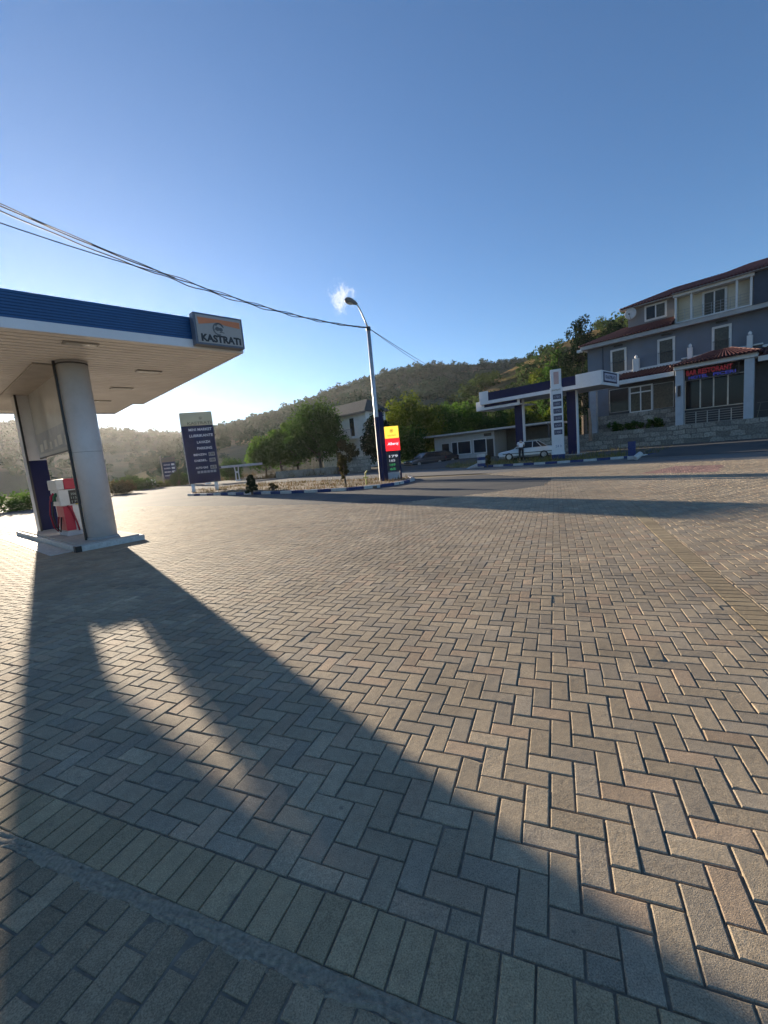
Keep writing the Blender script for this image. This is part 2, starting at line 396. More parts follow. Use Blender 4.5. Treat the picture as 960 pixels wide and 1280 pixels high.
rects = np.concatenate([np.stack([ii[h]*W, (ii[h]+2)*W, jj[h]*W, (jj[h]+1)*W], 1), np.stack([ii[v]*W, (ii[v]+1)*W, jj[v]*W, (jj[v]+2)*W], 1)])+np.array([OA, OA, OB, OB])
S0, S1, E0, E1 = 1.305, 1.505, .888, 1.088
BT = E1+82*W
main = rects.copy(); main[:, 1] = np.minimum(main[:, 1], S0); main[:, 2] = np.maximum(main[:, 2], E1)
right = rects.copy(); right[:, 0] = np.maximum(right[:, 0], S1); right[:, 2] = np.maximum(right[:, 2], E1)
mid = rects.copy(); mid[:, 0] = np.maximum(mid[:, 0], S0); mid[:, 1] = np.minimum(mid[:, 1], S1); mid[:, 2] = np.maximum(mid[:, 2], BT)
pave(np.concatenate([main, right, mid]), 'paving_herringbone', herring_tint, PAV, np.random.default_rng(3))
k = np.arange(0, 82); st = np.stack([np.full(82, S0), np.full(82, S1), E1+k*W, E1+(k+1)*W], 1)
k = np.arange(-130, 140); so = np.stack([k*W, (k+1)*W, np.full(270, E0), np.full(270, E1)], 1)
pave(np.concatenate([st, so]), 'paving_border_courses', tan_tint, PAV, np.random.default_rng(4))
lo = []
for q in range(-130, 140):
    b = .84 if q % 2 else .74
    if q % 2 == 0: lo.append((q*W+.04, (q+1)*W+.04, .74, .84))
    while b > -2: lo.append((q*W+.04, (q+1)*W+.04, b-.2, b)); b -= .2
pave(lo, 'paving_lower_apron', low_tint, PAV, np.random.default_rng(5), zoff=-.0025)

# rough mortar strip between the border course and the apron
mr = np.random.default_rng(9); na, nbk = 1500, 12
aa = np.linspace(-9, 7, na); tt = np.linspace(0, 1, nbk)
def lump(a, s, ph): return sum(np.sin(a*f+ph*p)/q for f, p, q in ((7*s, 1, 1), (17*s, 2.1, 1.6), (41*s, 3.7, 2.4), (93*s, .6, 4)))/2.6
nearedge = E0+.004+.005*lump(aa, 1, 2); faredge = .828+.02*lump(aa, 1.1, 5)
G2 = np.zeros((na, nbk, 3)); ro = mr.normal(0, 1, (na, nbk))
for it in range(2): ro = (ro+np.roll(ro, 1, 0)+np.roll(ro, 1, 1)+np.roll(ro, -1, 0))/2.2
for j, t in enumerate(tt):
    b = faredge*(1-t)+nearedge*t; x, y = ab2w(aa, b)
    G2[:, j, 0] = x; G2[:, j, 1] = y
    G2[:, j, 2] = (-.0065 if t == 0 else -.005 if t == 1 else -.0012+.0021*ro[:, j]+.002*lump(aa, .7, 9+j*.4))
idx = np.arange(na*nbk).reshape(na, nbk)
F = np.stack([idx[:-1, :-1], idx[1:, :-1], idx[1:, 1:], idx[:-1, 1:]], -1).reshape(-1, 4)
tag(bulk('mortar_strip', G2.reshape(-1, 3), F, mat('rough_mortar', (.52, .43, .31), .95, var=.3, vscale=60, bump=1.0, bscale=320, dirt=.15), smooth=False), kind='structure')

# --- lamp island, far verge
ISL = [gp(236, 619.5), gp(300, 618), gp(360, 616.5), gp(430, 613), gp(470, 609.5), gp(500, 605), gp(517, 600.5), gp(512, 597.5), (-2.5, 29.0), (-12.5, 38.0), (-15.2, 34.5)]
mb = MB(); mb.prism([(p[0]*1.0, p[1]) for p in ISL], -.05, .085); tag(mb.build('island_bed', SOIL), kind='structure')
FAR = [gp(594, 584.5), gp(640, 582), gp(690, 579.5), gp(740, 576), gp(796, 571.5)]
far_poly = FAR+[(17.2, 26.2), (21.5, 30.5), (14, 38), (8.2, 41.5), (5.5, 36)]
mb = MB(); mb.prism(far_poly, -.05, .11); VERGE = groundmat('verge_grass', (.10, .10, .035), (.24, .19, .09), .9, .95, .6, 20); tag(mb.build('verge_bed', VERGE), kind='structure')
def apz(x, y):
    n = x*AD[0]+y*AD[1]; return max(-.01, min(.3, (n-29.0)*.085))
mb = MB()
for t0 in range(-70, 70, 10):
    for n0, n1 in ((28.2, 31), (31, 34), (34, 46), (46, 70)):
        q = [nb(n0, t0), nb(n1, t0), nb(n1, t0+10), nb(n0, t0+10)]
        mb.add([(p[0], p[1], apz(*p)) for p in q], [(0, 1, 2, 3)])
tag(mb.build('apron', ASPHD), kind='structure')

def smooth_path(pts, step):
    pts = [np.array(p) for p in pts]; out = [pts[0]]; acc = 0; res = []
    seg = [np.linalg.norm(pts[i+1]-pts[i]) for i in range(len(pts)-1)]; tot = sum(seg); n = max(1, round(tot/step)); L_ = tot/n
    def P(s):
        for i, l in enumerate(seg):
            if s <= l or i == len(seg)-1: return pts[i]+(pts[i+1]-pts[i])*(s/l)
            s -= l
    return [(P(i*L_), P((i+1)*L_)) for i in range(n)]
KM = MB(); KM.box(-.5, .5, -.09, .09, -.12, .125); KMW = KM.build('kerbstone', KWHITE, bevel=.015); KMB = MB().box(-.5, .5, -.09, .09, -.12, .125).build('kerbstone', KBLUE, bevel=.015)
used_k = {'w': False, 'b': False}
def kerb(path, step, wl, bl, gw, gb, z=0.0, start=0):
    for i, (p, q) in enumerate(smooth_path(path, step)):
        white = (i+start) % 2 == 0; key = 'w' if white else 'b'; src = KMW if white else KMB
        o = src if not used_k[key] else src.copy()
        if used_k[key]: COL.objects.link(o)
        used_k[key] = True
        d = q-p; l = float(np.linalg.norm(d)); c = (p+q)/2
        o.location = (c[0], c[1], z); o.rotation_euler = (0, 0, math.atan2(d[1], d[0])); o.scale = (l-.012, 1, 1)
        tag(o, wl if white else bl, 'kerbstone', gw if white else gb)
kerb(ISL[:9][:8], .82, 'white painted kerbstone edging the dry soil island with the street lamp', 'blue painted kerbstone edging the dry soil island with the street lamp',
     'white kerbstones of the lamp island', 'blue kerbstones of the lamp island')
kerb(FAR+[(16.9, 26.0)], .75, 'white painted kerbstone of the far grass verge below the white price pylon', 'blue painted kerbstone of the far grass verge below the white price pylon',
     'white kerbstones of the far verge', 'blue kerbstones of the far verge', start=0)

def blades(poly, n, h, name, m, z0, rng, clump=.35):
    xs = np.array([p[0] for p in poly]); ys = np.array([p[1] for p in poly])
    X = rng.uniform(xs.min(), xs.max(), n*3); Y = rng.uniform(ys.min(), ys.max(), n*3)
    d = np.sin(X*2.1+np.sin(Y*1.7))*np.sin(Y*1.9+.7*np.sin(X*2.3))
    k = in_poly(X, Y, poly) & (rng.random(n*3) < np.clip(.45+d*clump*2, .02, 1)); X = X[k][:n]; Y = Y[k][:n]; n = len(X)
    H = h*np.exp(rng.normal(0, .45, n)); th = rng.uniform(0, 6.28, n); w = .012+.012*rng.random(n); ln = rng.normal(0, .35, (n, 2))*H[:, None]
    b = np.stack([X, Y, np.full(n, z0)], 1); e = np.stack([np.cos(th)*w, np.sin(th)*w, np.zeros(n)], 1); t = b+np.stack([ln[:, 0], ln[:, 1], H], 1)
    V = np.stack([b-e, b+e, t+e*.2, t-e*.2], 1).reshape(-1, 3)
    return tag(bulk(name, V, np.arange(n*4).reshape(n, 4), m, rng.random(n)), kind='stuff')
DRYG = leafmat('dry_grass', (.17, .095, .05), (.12, .11, .045), .3); GRNG = leafmat('verge_grass_blades', (.10, .12, .03), (.3, .24, .1), .35)
blades(ISL, 5200, .11, 'dry_grass', DRYG, .08, np.random.default_rng(11))
blades(far_poly, 7000, .17, 'verge_grass', GRNG, .1, np.random.default_rng(12))

# ------------------------------------------------------------------ hills
def interp(az, tab):
    return np.interp(az, [t[0] for t in tab], [t[1] for t in tab])
def hillmat(name, green, dry, rock, scale, lo, hi):
    m = bpy.data.materials.new(name); m.use_nodes = True; nt = m.node_tree; N = nt.nodes; L = nt.links; b = N['Principled BSDF']
    tc = N.new('ShaderNodeTexCoord')
    def nz(s, d=8, r=.65):
        n = N.new('ShaderNodeTexNoise'); n.inputs['Scale'].default_value = s; n.inputs['Detail'].default_value = d; n.inputs['Roughness'].default_value = r
        L.new(tc.outputs['Object'], n.inputs['Vector']); return n.outputs['Fac']
    def ramp(src, a, c):
        r = N.new('ShaderNodeMapRange'); r.inputs[1].default_value = a; r.inputs[2].default_value = c; L.new(src, r.inputs[0]); return r.outputs[0]
    def mix(f, a, c):
        x = N.new('ShaderNodeMix'); x.data_type = 'RGBA'; L.new(f, x.inputs[0])
        for s, q in ((6, a), (7, c)):
            if isinstance(q, tuple): x.inputs[s].default_value = (*q, 1)
            else: L.new(q, x.inputs[s])
        return x.outputs[2]
    at_ = N.new('ShaderNodeAttribute'); at_.attribute_name = 'tint'
    ad = N.new('ShaderNodeMath'); ad.operation = 'ADD'; L.new(nz(scale), ad.inputs[0]); L.new(at_.outputs['Fac'], ad.inputs[1])
    c = mix(ramp(ad.outputs[0], lo, hi), green, dry)
    c = mix(ramp(nz(scale*9, 5), .66, .74), c, rock)
    L.new(c, b.inputs['Base Color']); b.inputs['Roughness'].default_value = 1; b.inputs['Specular IOR Level'].default_value = 0
    bp = N.new('ShaderNodeBump'); bp.inputs['Strength'].default_value = .8; bp.inputs['Distance'].default_value = 2
    L.new(nz(scale*14, 6), bp.inputs['Height']); L.new(bp.outputs[0], b.inputs['Normal'])
    return m
class Hill:
    def __init__(s, az0, az1, r0, ridge, tab, p, dryness, seed, rough=.05):
        s.az0, s.az1, s.r0, s.ridge, s.tab, s.p, s.dry, s.seed, s.rough = az0, az1, r0, ridge, tab, p, dryness, seed, rough
    def z(s, az, r):
        rr = interp(az, s.ridge) if isinstance(s.ridge, list) else s.ridge
        r0 = interp(az, s.r0) if isinstance(s.r0, list) else s.r0
        top = rr*np.tan(np.radians(interp(az, s.tab)))+EYE
        t = (r-r0)/(rr-r0); up = np.clip(t, 0, 1)**s.p
        x = r*np.sin(np.radians(az)); y = r*np.cos(np.radians(az)); q = s.seed
        k = 9.0/rr
        nz = sum(np.sin(x*k*f+q*a+1.7*np.sin(y*k*f*.8+a))*np.cos(y*k*f*.9+q*b+1.3*np.sin(x*k*f*.7+b))/g for f, a, b, g in ((1, 1.3, 2.1, 1), (2.3, 4.1, .7, 2), (5.1, 2.2, 5.3, 3.8), (11, .4, 3.3, 8)))
        amp = np.clip(t*4, 0, 1)*np.clip((1.0-t)*5+.14, 0, 1)
        z = top*up*(1+0*t)+nz*s.rough*top*amp
        down = np.clip(t-1, 0, 1)
        return np.where(t > 1, top+nz*s.rough*top*amp*0-down*top*.9, z)*np.where(t < 0, 0, 1)-np.where(t < 0, .5, 0)
    def mesh(s, name, m, na=260, nr=70):
        az = np.linspace(s.az0, s.az1, na)[:, None]*np.ones((1, nr)); tt = np.linspace(-.02, 1.5, nr)[None, :]
        rr = interp(az, s.ridge) if isinstance(s.ridge, list) else s.ridge
        r0 = interp(az, s.r0) if isinstance(s.r0, list) else s.r0
        r = r0+(rr-r0)*tt; z = s.z(az, r)
        V = np.stack([r*np.sin(np.radians(az)), r*np.cos(np.radians(az)), z], -1).reshape(-1, 3)
        idx = np.arange(na*nr).reshape(na, nr)
        F = np.stack([idx[:-1, :-1], idx[1:, :-1], idx[1:, 1:], idx[:-1, 1:]], -1).reshape(-1, 4)[:, ::-1]
        d = s.dry(az, np.broadcast_to(tt, az.shape))
        d = d[:-1, :-1].reshape(-1)
        return tag(bulk(name, V, F, m, d, smooth=True), kind='structure')
    def scrub(s, n, size, cards_per, name, m, rng, tlo=0., thi=1.05, dens=None, azr=None, flat=.75):
        az = rng.uniform(*(azr or (s.az0, s.az1)), n); t = rng.uniform(tlo, thi, n)**.8
        if dens is not None:
            k = rng.random(n) < dens(az, t); az, t = az[k], t[k]; n = len(az)
        rr = interp(az, s.ridge) if isinstance(s.ridge, list) else np.full(n, s.ridge)
        r0 = interp(az, s.r0) if isinstance(s.r0, list) else np.full(n, s.r0)
        r = r0+(rr-r0)*t; z = s.z(az, r)
        sz = size*np.exp(rng.normal(0, .4, n))
        c = np.stack([r*np.sin(np.radians(az)), r*np.cos(np.radians(az)), z+sz*.35], 1)
        d = rng.normal(size=(n, cards_per, 3)); d /= np.linalg.norm(d, axis=2)[..., None]; rad = rng.random((n, cards_per, 1))**.4
        P = c[:, None, :]+d*rad*sz[:, None, None]*.5*np.array([1, 1, flat])
        V, F = cards(P.reshape(-1, 3), np.repeat(sz*1.5/cards_per**.5, cards_per), rng=rng, normals=d.reshape(-1, 3))
        t1 = np.repeat(rng.random(n), cards_per)*.75+rng.random(n*cards_per)*.25
        return tag(bulk(name, V, F, m, t1), kind='stuff')

hA = Hill(-85, 6, 120, 620, [(-85, 8), (-60, 7.6), (-50, 7.2), (-43, 6.9), (-40.6, 6.7), (-37, 6.1), (-30, 5.3), (-24, 4.95), (-15, 4.7), (6, 4.5)], 1.15, lambda a, t: np.where(t < .3, .1, -.04)*np.ones_like(a)+.3*np.exp(-((t-.62-.012*(a+30))/.035)**2)*np.exp(-((a+31)/5.5)**2)+.22*np.exp(-((t-.8)/.06)**2-((a+17)/3)**2)+.2*np.exp(-((t-.5)/.07)**2-((a+46)/4)**2), 2.0)
hB = Hill(-33, 46, [(-33, 62), (-20, 66), (0, 72), (46, 90)], 360, [(-33, .35), (-31, 1.1), (-28, 2.4), (-26, 3.4), (-23, 4.55), (-20, 5.3), (-13.2, 6.75), (-7, 8.3), (-2, 9.6), (1.7, 10.5), (6, 10.9), (10, 10.75), (14, 10.2), (19, 9.9), (30, 9), (46, 8)], 1.2,
          lambda a, t: np.where(t < .22, .17, np.where((t < .42) & (a < -10), .1, -.06))+.25*np.exp(-((t-.7)/.05)**2-((a+4)/2.2)**2)+.22*np.exp(-((t-.55-.01*a)/.025)**2)*np.exp(-((a-6)/7)**2)+.2*np.exp(-((t-.85)/.05)**2-((a-13)/2)**2), 5.0)
hC = Hill(7.5, 64, [(7.5, 85), (20, 74), (64, 70)], 165, [(7.5, 4.2), (10, 5.9), (11.8, 7.0), (15, 8.3), (17.8, 9.2), (20.5, 10.1), (23.4, 11.1), (28.5, 12.2), (35, 12.6), (64, 12)], 1.12,
          lambda a, t: np.where(t > .5, .06, 0.0)*np.ones_like(a), 8.0, rough=.04)
hA.mesh('distant_hill', hillmat('distant_hill_ground', (.06, .085, .065), (.18, .165, .125), (.28, .26, .22), .012, .54, .74))
hB.mesh('scrub_hill', hillmat('scrub_hill_ground', (.06, .088, .062), (.22, .185, .125), (.3, .28, .24), .02, .53, .72))
hC.mesh('wooded_hill', hillmat('wooded_hill_ground', (.06, .07, .025), (.30, .2, .1), (.34, .26, .16), .05, .46, .6))
LSC = leafmat('scrub_leaves', (.02, .05, .034), (.045, .09, .055), .08); LSC2 = leafmat('wood_leaves', (.022, .048, .014), (.085, .12, .032), .3)
hA.scrub(7500, 2.9, 14, 'distant_hill_scrub', LSC, np.random.default_rng(21), .03, dens=lambda a, t: np.clip(1.0-4.5*(hA.dry(a, t)-.0), .12, 1)*np.clip(.75+.5*np.sin(a*1.1+t*7)*np.sin(t*13-a*.4), .2, 1))
hB.scrub(8000, 2.2, 14, 'scrub_hill_bushes', LSC, np.random.default_rng(22), .02, dens=lambda a, t: np.where((t < .36) & (a < -8), .3, 1.0)*np.clip(1-4*np.maximum(hB.dry(a, t), 0), .1, 1)*np.clip(.8+.5*np.sin(a*1.3-t*6)*np.sin(t*12+a*.6), .25, 1))
hC.scrub(1500, 3.3, 120, 'wooded_hill_bushes', LSC2, np.random.default_rng(23), .02, dens=lambda a, t: np.clip(.5+.75*np.sin(a*1.3+t*9)*np.sin(t*14+a*.5), .04, 1))
hA.scrub(420, 5.0, 36, 'distant_hill_trees', LSC, np.random.default_rng(27), .25)
hB.scrub(520, 4.2, 60, 'scrub_hill_trees', LSC, np.random.default_rng(28), .1, dens=lambda a, t: np.clip(.5+.6*np.sin(a*.9)*np.sin(t*11+a*.3), .05, 1))
# low scrub bordering the far side of the road on the left
SPUR = [(-60, 62), (-30, 64), (-22, 60), (-20, 70), (-60, 90)]

# ------------------------------------------------------------------ trees
def crown(H, Wd, base, rng, nclump, per, leaf, shape='round'):
    nclump = int(nclump*1.5); leaf = leaf*1.08
    cs = []; 
    while len(cs) < nclump:
        p = rng.uniform(-1, 1, 3); rr = np.linalg.norm(p)
        if rr > 1 or rr < .3: continue
        z = (p[2]+1)/2
        if shape == 'cone': w = (1-z)*.95+.08
        elif shape == 'egg': w = math.sin(math.pi*min(.98, (z*.82+.14)))**.8
        else: w = math.sqrt(max(.05, 1-(2*z-1)**2))
        q = np.array([p[0], p[1]])/max(1e-3, np.hypot(p[0], p[1]))*rng.random()**.45*w*Wd/2
        cs.append((q[0], q[1], base+z*(H-base)*.95))
    cs = np.array(cs); csz = rng.uniform(.7, 1.35, nclump)*Wd*.135
    d = rng.normal(size=(nclump, per, 3)); d /= np.linalg.norm(d, axis=2)[..., None]
    rad = rng.random((nclump, per, 1))**.55
    stretch = np.array([1, 1, 1.25]) if shape != 'cone' else np.array([1.3, 1.3, .6])
    P = cs[:, None, :]+d*rad*csz[:, None, None]*stretch
    V, F = cards(P.reshape(-1, 3), leaf*rng.uniform(.7, 1.3, nclump*per), rng=rng, normals=d.reshape(-1, 3)*.6)
    tint = np.repeat(rng.random(nclump), per)*.6+rng.random(nclump*per)*.4
    return V, F, tint, cs
LF_A = leafmat('leaf_fresh_green', (.045, .108, .016), (.108, .19, .028), .5)
LF_B = leafmat('leaf_dark_green', (.024, .062, .014), (.075, .145, .028), .45)
LF_C = leafmat('leaf_yellow_green', (.05, .085, .012), (.14, .17, .022), .5)
LF_D = leafmat('needle_dark', (.01, .022, .012), (.026, .046, .022), .15)
LF_E = leafmat('leaf_brownish', (.06, .055, .025), (.13, .1, .04), .35)
def tree(name, px, ytop, wpx, Y, label, lm, seed, shape='round', basef=.22, n=46, per=95, leaf=.24, group=None, z0=0.0, cat='tree', lift=0):
    rng = np.random.default_rng(seed)
    hor = 613-.092*px; x = at(px, hor, Y)[0]; top = at(px, ytop, Y)[2]-z0; Wd = wpx/FPX*Y
    t = thing(name, label, cat, (x, Y, z0), rng.uniform(0, 6.28), group)
    V, F, ti, cs = crown(top, Wd, top*basef, rng, n, per, leaf, shape)
    bulk('crown', V, F, lm, ti, t)
    mb = MB(); r0 = max(.05, top*.018)
    th = top*(.75 if shape != 'cone' else .93)
    mb.tube([(0, 0, -.1), (.04*top*.1, .02, th*.4), (-.03*top*.1, .03, th*.75), (0, 0, th)], [r0*1.25, r0, r0*.6, r0*.15], 8)
    for c in cs[rng.permutation(len(cs))[:14]]:
        zb = min(th*.8, max(top*basef*.8, c[2]-.25*Wd)); mb.tube([(0, 0, zb), (c[0]*.5, c[1]*.5, (zb+c[2])/2+.1), tuple(c)], [r0*.45, r0*.28, r0*.08], 5)
    mb.build('trunk', BARK, t)
    return t
ROW = 'row of green trees beyond the main road'
tree('roadside_tree', 332, 546, 42, 56, 'lowest leafy green tree at the left end of the row beyond the road', LF_A, 31, 'egg', .2, group=ROW)
tree('roadside_tree', 351, 535, 42, 55, 'bright green tree second from the left in the row beyond the road', LF_A, 32, 'egg', .22, group=ROW)
tree('roadside_tree', 372, 519, 46, 54, 'taller bright green tree beside the big dark tree in the row', LF_A, 33, 'egg', .22, group=ROW)
tree('roadside_tree', 400, 500, 70, 50, 'largest dark green tree of the row, next to the white house', LF_B, 34, 'egg', .2, 70, 110, .22, group=ROW)
tree('roadside_tree', 434, 549, 26, 44, 'small brownish tree in front of the white house', LF_E, 35, 'round', .3, 24, 80, .16)
tree('evergreen_tree', 474, 508, 36, 46.5, 'dark narrow evergreen between the white house and the yellow-green tree', LF_D, 36, 'egg', .06, 60, 100, .2)
tree('broadleaf_tree', 518, 493, 74, 57, 'big tree with sunlit yellow-green top left behind the red and yellow sign', LF_C, 37, 'round', .12, 80, 110, .24)
tree('broadleaf_tree', 505, 535, 60, 53, 'dark lower tree in the shade behind the parked dark car', LF_B, 38, 'round', .1, 50, 100, .22)
tree('broadleaf_tree', 556, 506, 52, 62, 'dark green tree above the left end of the low white building', LF_B, 39, 'round', .15, 60, 100, .26)
tree('broadleaf_tree', 586, 501, 56, 66, 'mid green tree behind the middle of the low white building', LF_A, 40, 'round', .15, 60, 100, .28)
tree('broadleaf_tree', 622, 514, 50, 64, 'dark tree behind the roof of the low white building and left of the station canopy', LF_B, 41, 'round', .15, 50, 100, .28)
tree('broadleaf_tree', 655, 512, 46, 58, 'olive tree seen under the far station canopy between its pillars', LF_C, 42, 'round', .1, 50, 90, .24)
tree('broadleaf_tree', 701, 500, 40, 52, 'yellow-green tree behind the white price pylon', LF_C, 43, 'round', .1, 50, 90, .22)
tree('pine_tree', 731, 383, 50, 62, 'tall dark pine rising beside the left end of the grey hotel', LF_D, 44, 'egg', .2, 90, 90, .24, lift=0)
tree('pine_tree', 768, 401, 44, 66, 'lower dark pine crown just above the hotel roof', LF_D, 45, 'round', .4, 60, 100, .26)
tree('broadleaf_tree', 700, 432, 44, 70, 'rounded olive tree on the slope left of the tall pine', LF_B, 46, 'round', .15, 60, 100, .3)
tree('broadleaf_tree', 678, 455, 36, 76, 'small bushy tree on the slope above the white price pylon', LF_C, 47, 'round', .15, 50, 90, .3)
tree('conifer_shrub', 311, 592, 15, 23.6, 'small dark cone-shaped conifer on the lamp island', LF_D, 48, 'cone', .02, 40, 110, .085, cat='shrub', z0=.08)
tree('sapling', 429, 566, 17, 21.8, 'thin brownish sapling standing on the lamp island', LF_E, 49, 'egg', .2, 20, 40, .09, z0=.08)
tree('low_bush', 338, 604, 12, 24.5, 'low straggly green bush on the lamp island beside the conifer', LF_E, 50, 'round', .02, 12, 40, .07, cat='bush', z0=.08)
hb = np.random.default_rng(60)
BL = ['wide green roadside bush right of the round canopy column', 'pale olive bush below the distant navy price sign', 'bushy green roadside shrub seen left of the navy pillar', 'yellowish dry bush under the distant navy price sign', 'dark green bush between the distant sign and the big navy sign']
for i, (px, yt, w, Y, lm) in enumerate([(142, 604, 46, 44, LF_E), (178, 600, 30, 54, LF_B), (22, 620, 62, 30, LF_A), (200, 603, 18, 57, LF_C), (222, 590, 26, 58, LF_B)]):
    tree('roadside_bush', px, yt, w, Y, BL[i], lm, 70+i, 'round', .0, 26, 90, .14, cat='bush')
tree('roadside_bush', 288, 574, 34, 62, 'green bush behind the small white flat-roofed shelter', LF_B, 77, 'round', 0, 30, 90, .2, cat='bush')
tree('roadside_bush', 160, 596, 26, 60, 'grey-green bush at the foot of the hazy hill', LF_B, 78, 'round', 0, 26, 90, .2, cat='bush')

# ------------------------------------------------------------------ near station canopy (left)
C1 = np.array([-3.07, 10.78]); ZS = 4.27
cn = thing('station_canopy', 'large white and blue petrol station canopy on a round column, nearest at left', 'canopy', (C1[0], C1[1], 0), RZ_A)
mb = MB()
y = .06
while y < 10.8:
    xr = -.04 if y < 8.2 else -.4
    mb.box(-14, xr, y, y+.18, ZS, ZS+.035); y += .225
mb.build('soffit', SOFF, cn)
MB().box(-14, -.05, .06, 8.3, ZS+.036, ZS+.06).box(-14, -.4, 8.3, 10.95, ZS+.036, ZS+.06).build('soffit_backing', SOFFB, cn)
mb = MB()
for i in range(9): mb.box(-14.04, -.02, -.03, .03, ZS+.17+i*.053, ZS+.17+(i+1)*.053-.004)
mb.box(-14.0, -.04, -.01, .03, ZS+.17, ZS+.64)
mb.build('fascia_panel', BLUE, cn, bevel=.004)
mb = MB(); mb.box(-14.04, 0, -.05, .05, ZS-.02, ZS+.165)
mb.box(-.055, .0, .05, 8.2, ZS-.02, ZS+.165).box(-.4, 0, 8.2, 8.25, ZS-.02, ZS+.165).box(-.4, -.35, 8.25, 11, ZS-.02, ZS+.165).box(-14, -.35, 11, 11.05, ZS-.02, ZS+.165)
mb.build('trim', WHITEC, cn, bevel=.008)
mb = MB(); mb.box(-.06, .0, -.04, 8.2, ZS+.167, ZS+.56).box(-.42, -.36, 8.25, 11, ZS+.167, ZS+.56).box(-14, -.42, 10.98, 11.03, ZS+.167, ZS+.64)
mb.build('side_fascia', WHITEC, cn, bevel=.006)
MB().box(-13.98, -.1, .04, 8.2, ZS+.5, ZS+.54).box(-13.98, -.45, 8.2, 10.97, ZS+.5, ZS+.54).build('roof_deck', DKGREY, cn)
for lx, ly in ((-1.37, 2.63), (-1.43, 5.17), (-1.5, 7.7), (-3.2, .55), (-5.0, 5.2), (-5.0, 7.7)):
    l_ = MB().box(lx-.3, lx+.3, ly-.12, ly+.12, ZS-.025, ZS-.003).build('soffit_light', mat('lamp_frame', (.3, .29, .27), .4), cn)
    MB().box(lx-.26, lx+.26, ly-.085, ly+.085, ZS-.031, ZS-.026).build('diffuser', mat('lamp_diffuser', (.55, .54, .5), .25), l_)
# column, pillar and hanging panel stand along the island axis
E_ = np.array([-.751, .660]); Nn = np.array([.66, .751]); I0 = np.array([-6.8, 9.3])
def isl(e, n): return I0+E_*e+Nn*n
def to_can(p):
    d = np.array(p)-C1; return float(d@AD), float(d@BD)
c = to_can(isl(.62, .65))
mb = MB(); mb.lathe(c[0], c[1], [(.305, .14), (.305, ZS-.004)], 64); clm = mb.build('column', GREYC, cn)
clm.data.polygons.foreach_set('use_smooth', [len(p.vertices) == 4 for p in clm.data.polygons])
MB().lathe(c[0], c[1], [(.3065, 2.2), (.3065, 2.206)], 48).build('column_seam', DKGREY, cn); MB().lathe(c[0], c[1], [(.33, .145), (.325, .2)], 48).build('column_collar', mat('collar_grey', (.3, .3, .3), .5, dirt=.3), cn); MB().lathe(c[0], c[1], [(.31, ZS-.09), (.31, ZS-.06)], 48).build('column_cap_ring', DKGREY, cn)
def rect_isl(e0, e1, n0, n1): return [to_can(isl(e, n)) for e, n in ((e0, n0), (e1, n0), (e1, n1), (e0, n1))]
mb = MB(); mb.prism(rect_isl(5.25, 5.7, .27, .76), .14, ZS, 0)
pil = mb.build('pillar', WHITEC, cn, bevel=.01)
mb = MB(); mb.prism(rect_isl(5.235, 5.248, .275, .755), .16, 2.3); mb.build('pillar_face', NAVY, cn)
PANELM = mat('hanging_panel_face', (.55, .55, .54), .12, var=.05, spec=.6)
mb = MB(); mb.prism(rect_isl(.95, 5.22, .6, .635), 2.37, ZS-.03); hp = mb.build('hanging_panel', PANELM, cn)
mb = MB()
for e, n0 in ((.66, .285), (5.19, .262)): mb.prism(rect_isl(e-.03, e+.03, n0, n0+.05), .14, ZS-.01)
mb.prism(rect_isl(.95, 5.22, .595, .64), 2.33, 2.368); mb.build('panel_frame', BLACK, cn)
mb = MB(); mb.prism(rect_isl(1.0, 8.5, .0, .75), ZS-.035, ZS-.004); mb.build('soffit_beam', mat('beam_cladding', (.45, .42, .38), .5), cn)
# faint printed pictures on the hanging panel (simple bars and blocks)
mb = MB(); rngp = random.Random(4)
band = mat('panel_print_grey', (.42, .44, .46), .2); 
mb.prism(rect_isl(1.1, 5.1, .592, .596), 2.46, 3.05); mb.build('panel_print', band, hp)
for i in range(7):
    e = 1.3+i*.53; mb = MB(); mb.prism(rect_isl(e, e+rngp.uniform(.18, .4), .586, .590), 2.5+rngp.uniform(0, .06), 2.68+rngp.uniform(0, .16))
    mb.build('panel_print_block', mat('panel_print_light', (.66, .65, .62), .2), hp)

# canopy sign
sg = thing('station_sign', 'boxed brand sign with orange top band on the corner of the near canopy', 'sign', (C1[0], C1[1], 0), RZ_A)
MB().box(-1.2, -.06, -.26, -.055, ZS+.02, ZS+.70).build('sign_box', mat('sign_box_edge', (.11, .13, .17), .4), sg, bevel=.012)
MB().box(-1.15, -.11, -.268, -.262, ZS+.065, ZS+.655).build('sign_face', SIGNBACK, sg)
mb = MB(); mb.add([(-1.12, -.2725, ZS+.6), (-.14, -.2725, ZS+.6), (-.14, -.2725, ZS+.46), (-.5, -.2725, ZS+.49), (-.68, -.2725, ZS+.53), (-1.1, -.2725, ZS+.45)], [(0, 5, 4, 3, 2, 1)]); mb.build('orange_band', ORANGE, sg)
text('lettering', 'KASTRATi', (-1.08, -.15, ZS+.09, ZS+.255), LET_DK, sg, origin=(0, -.269, 0), bold=.045)
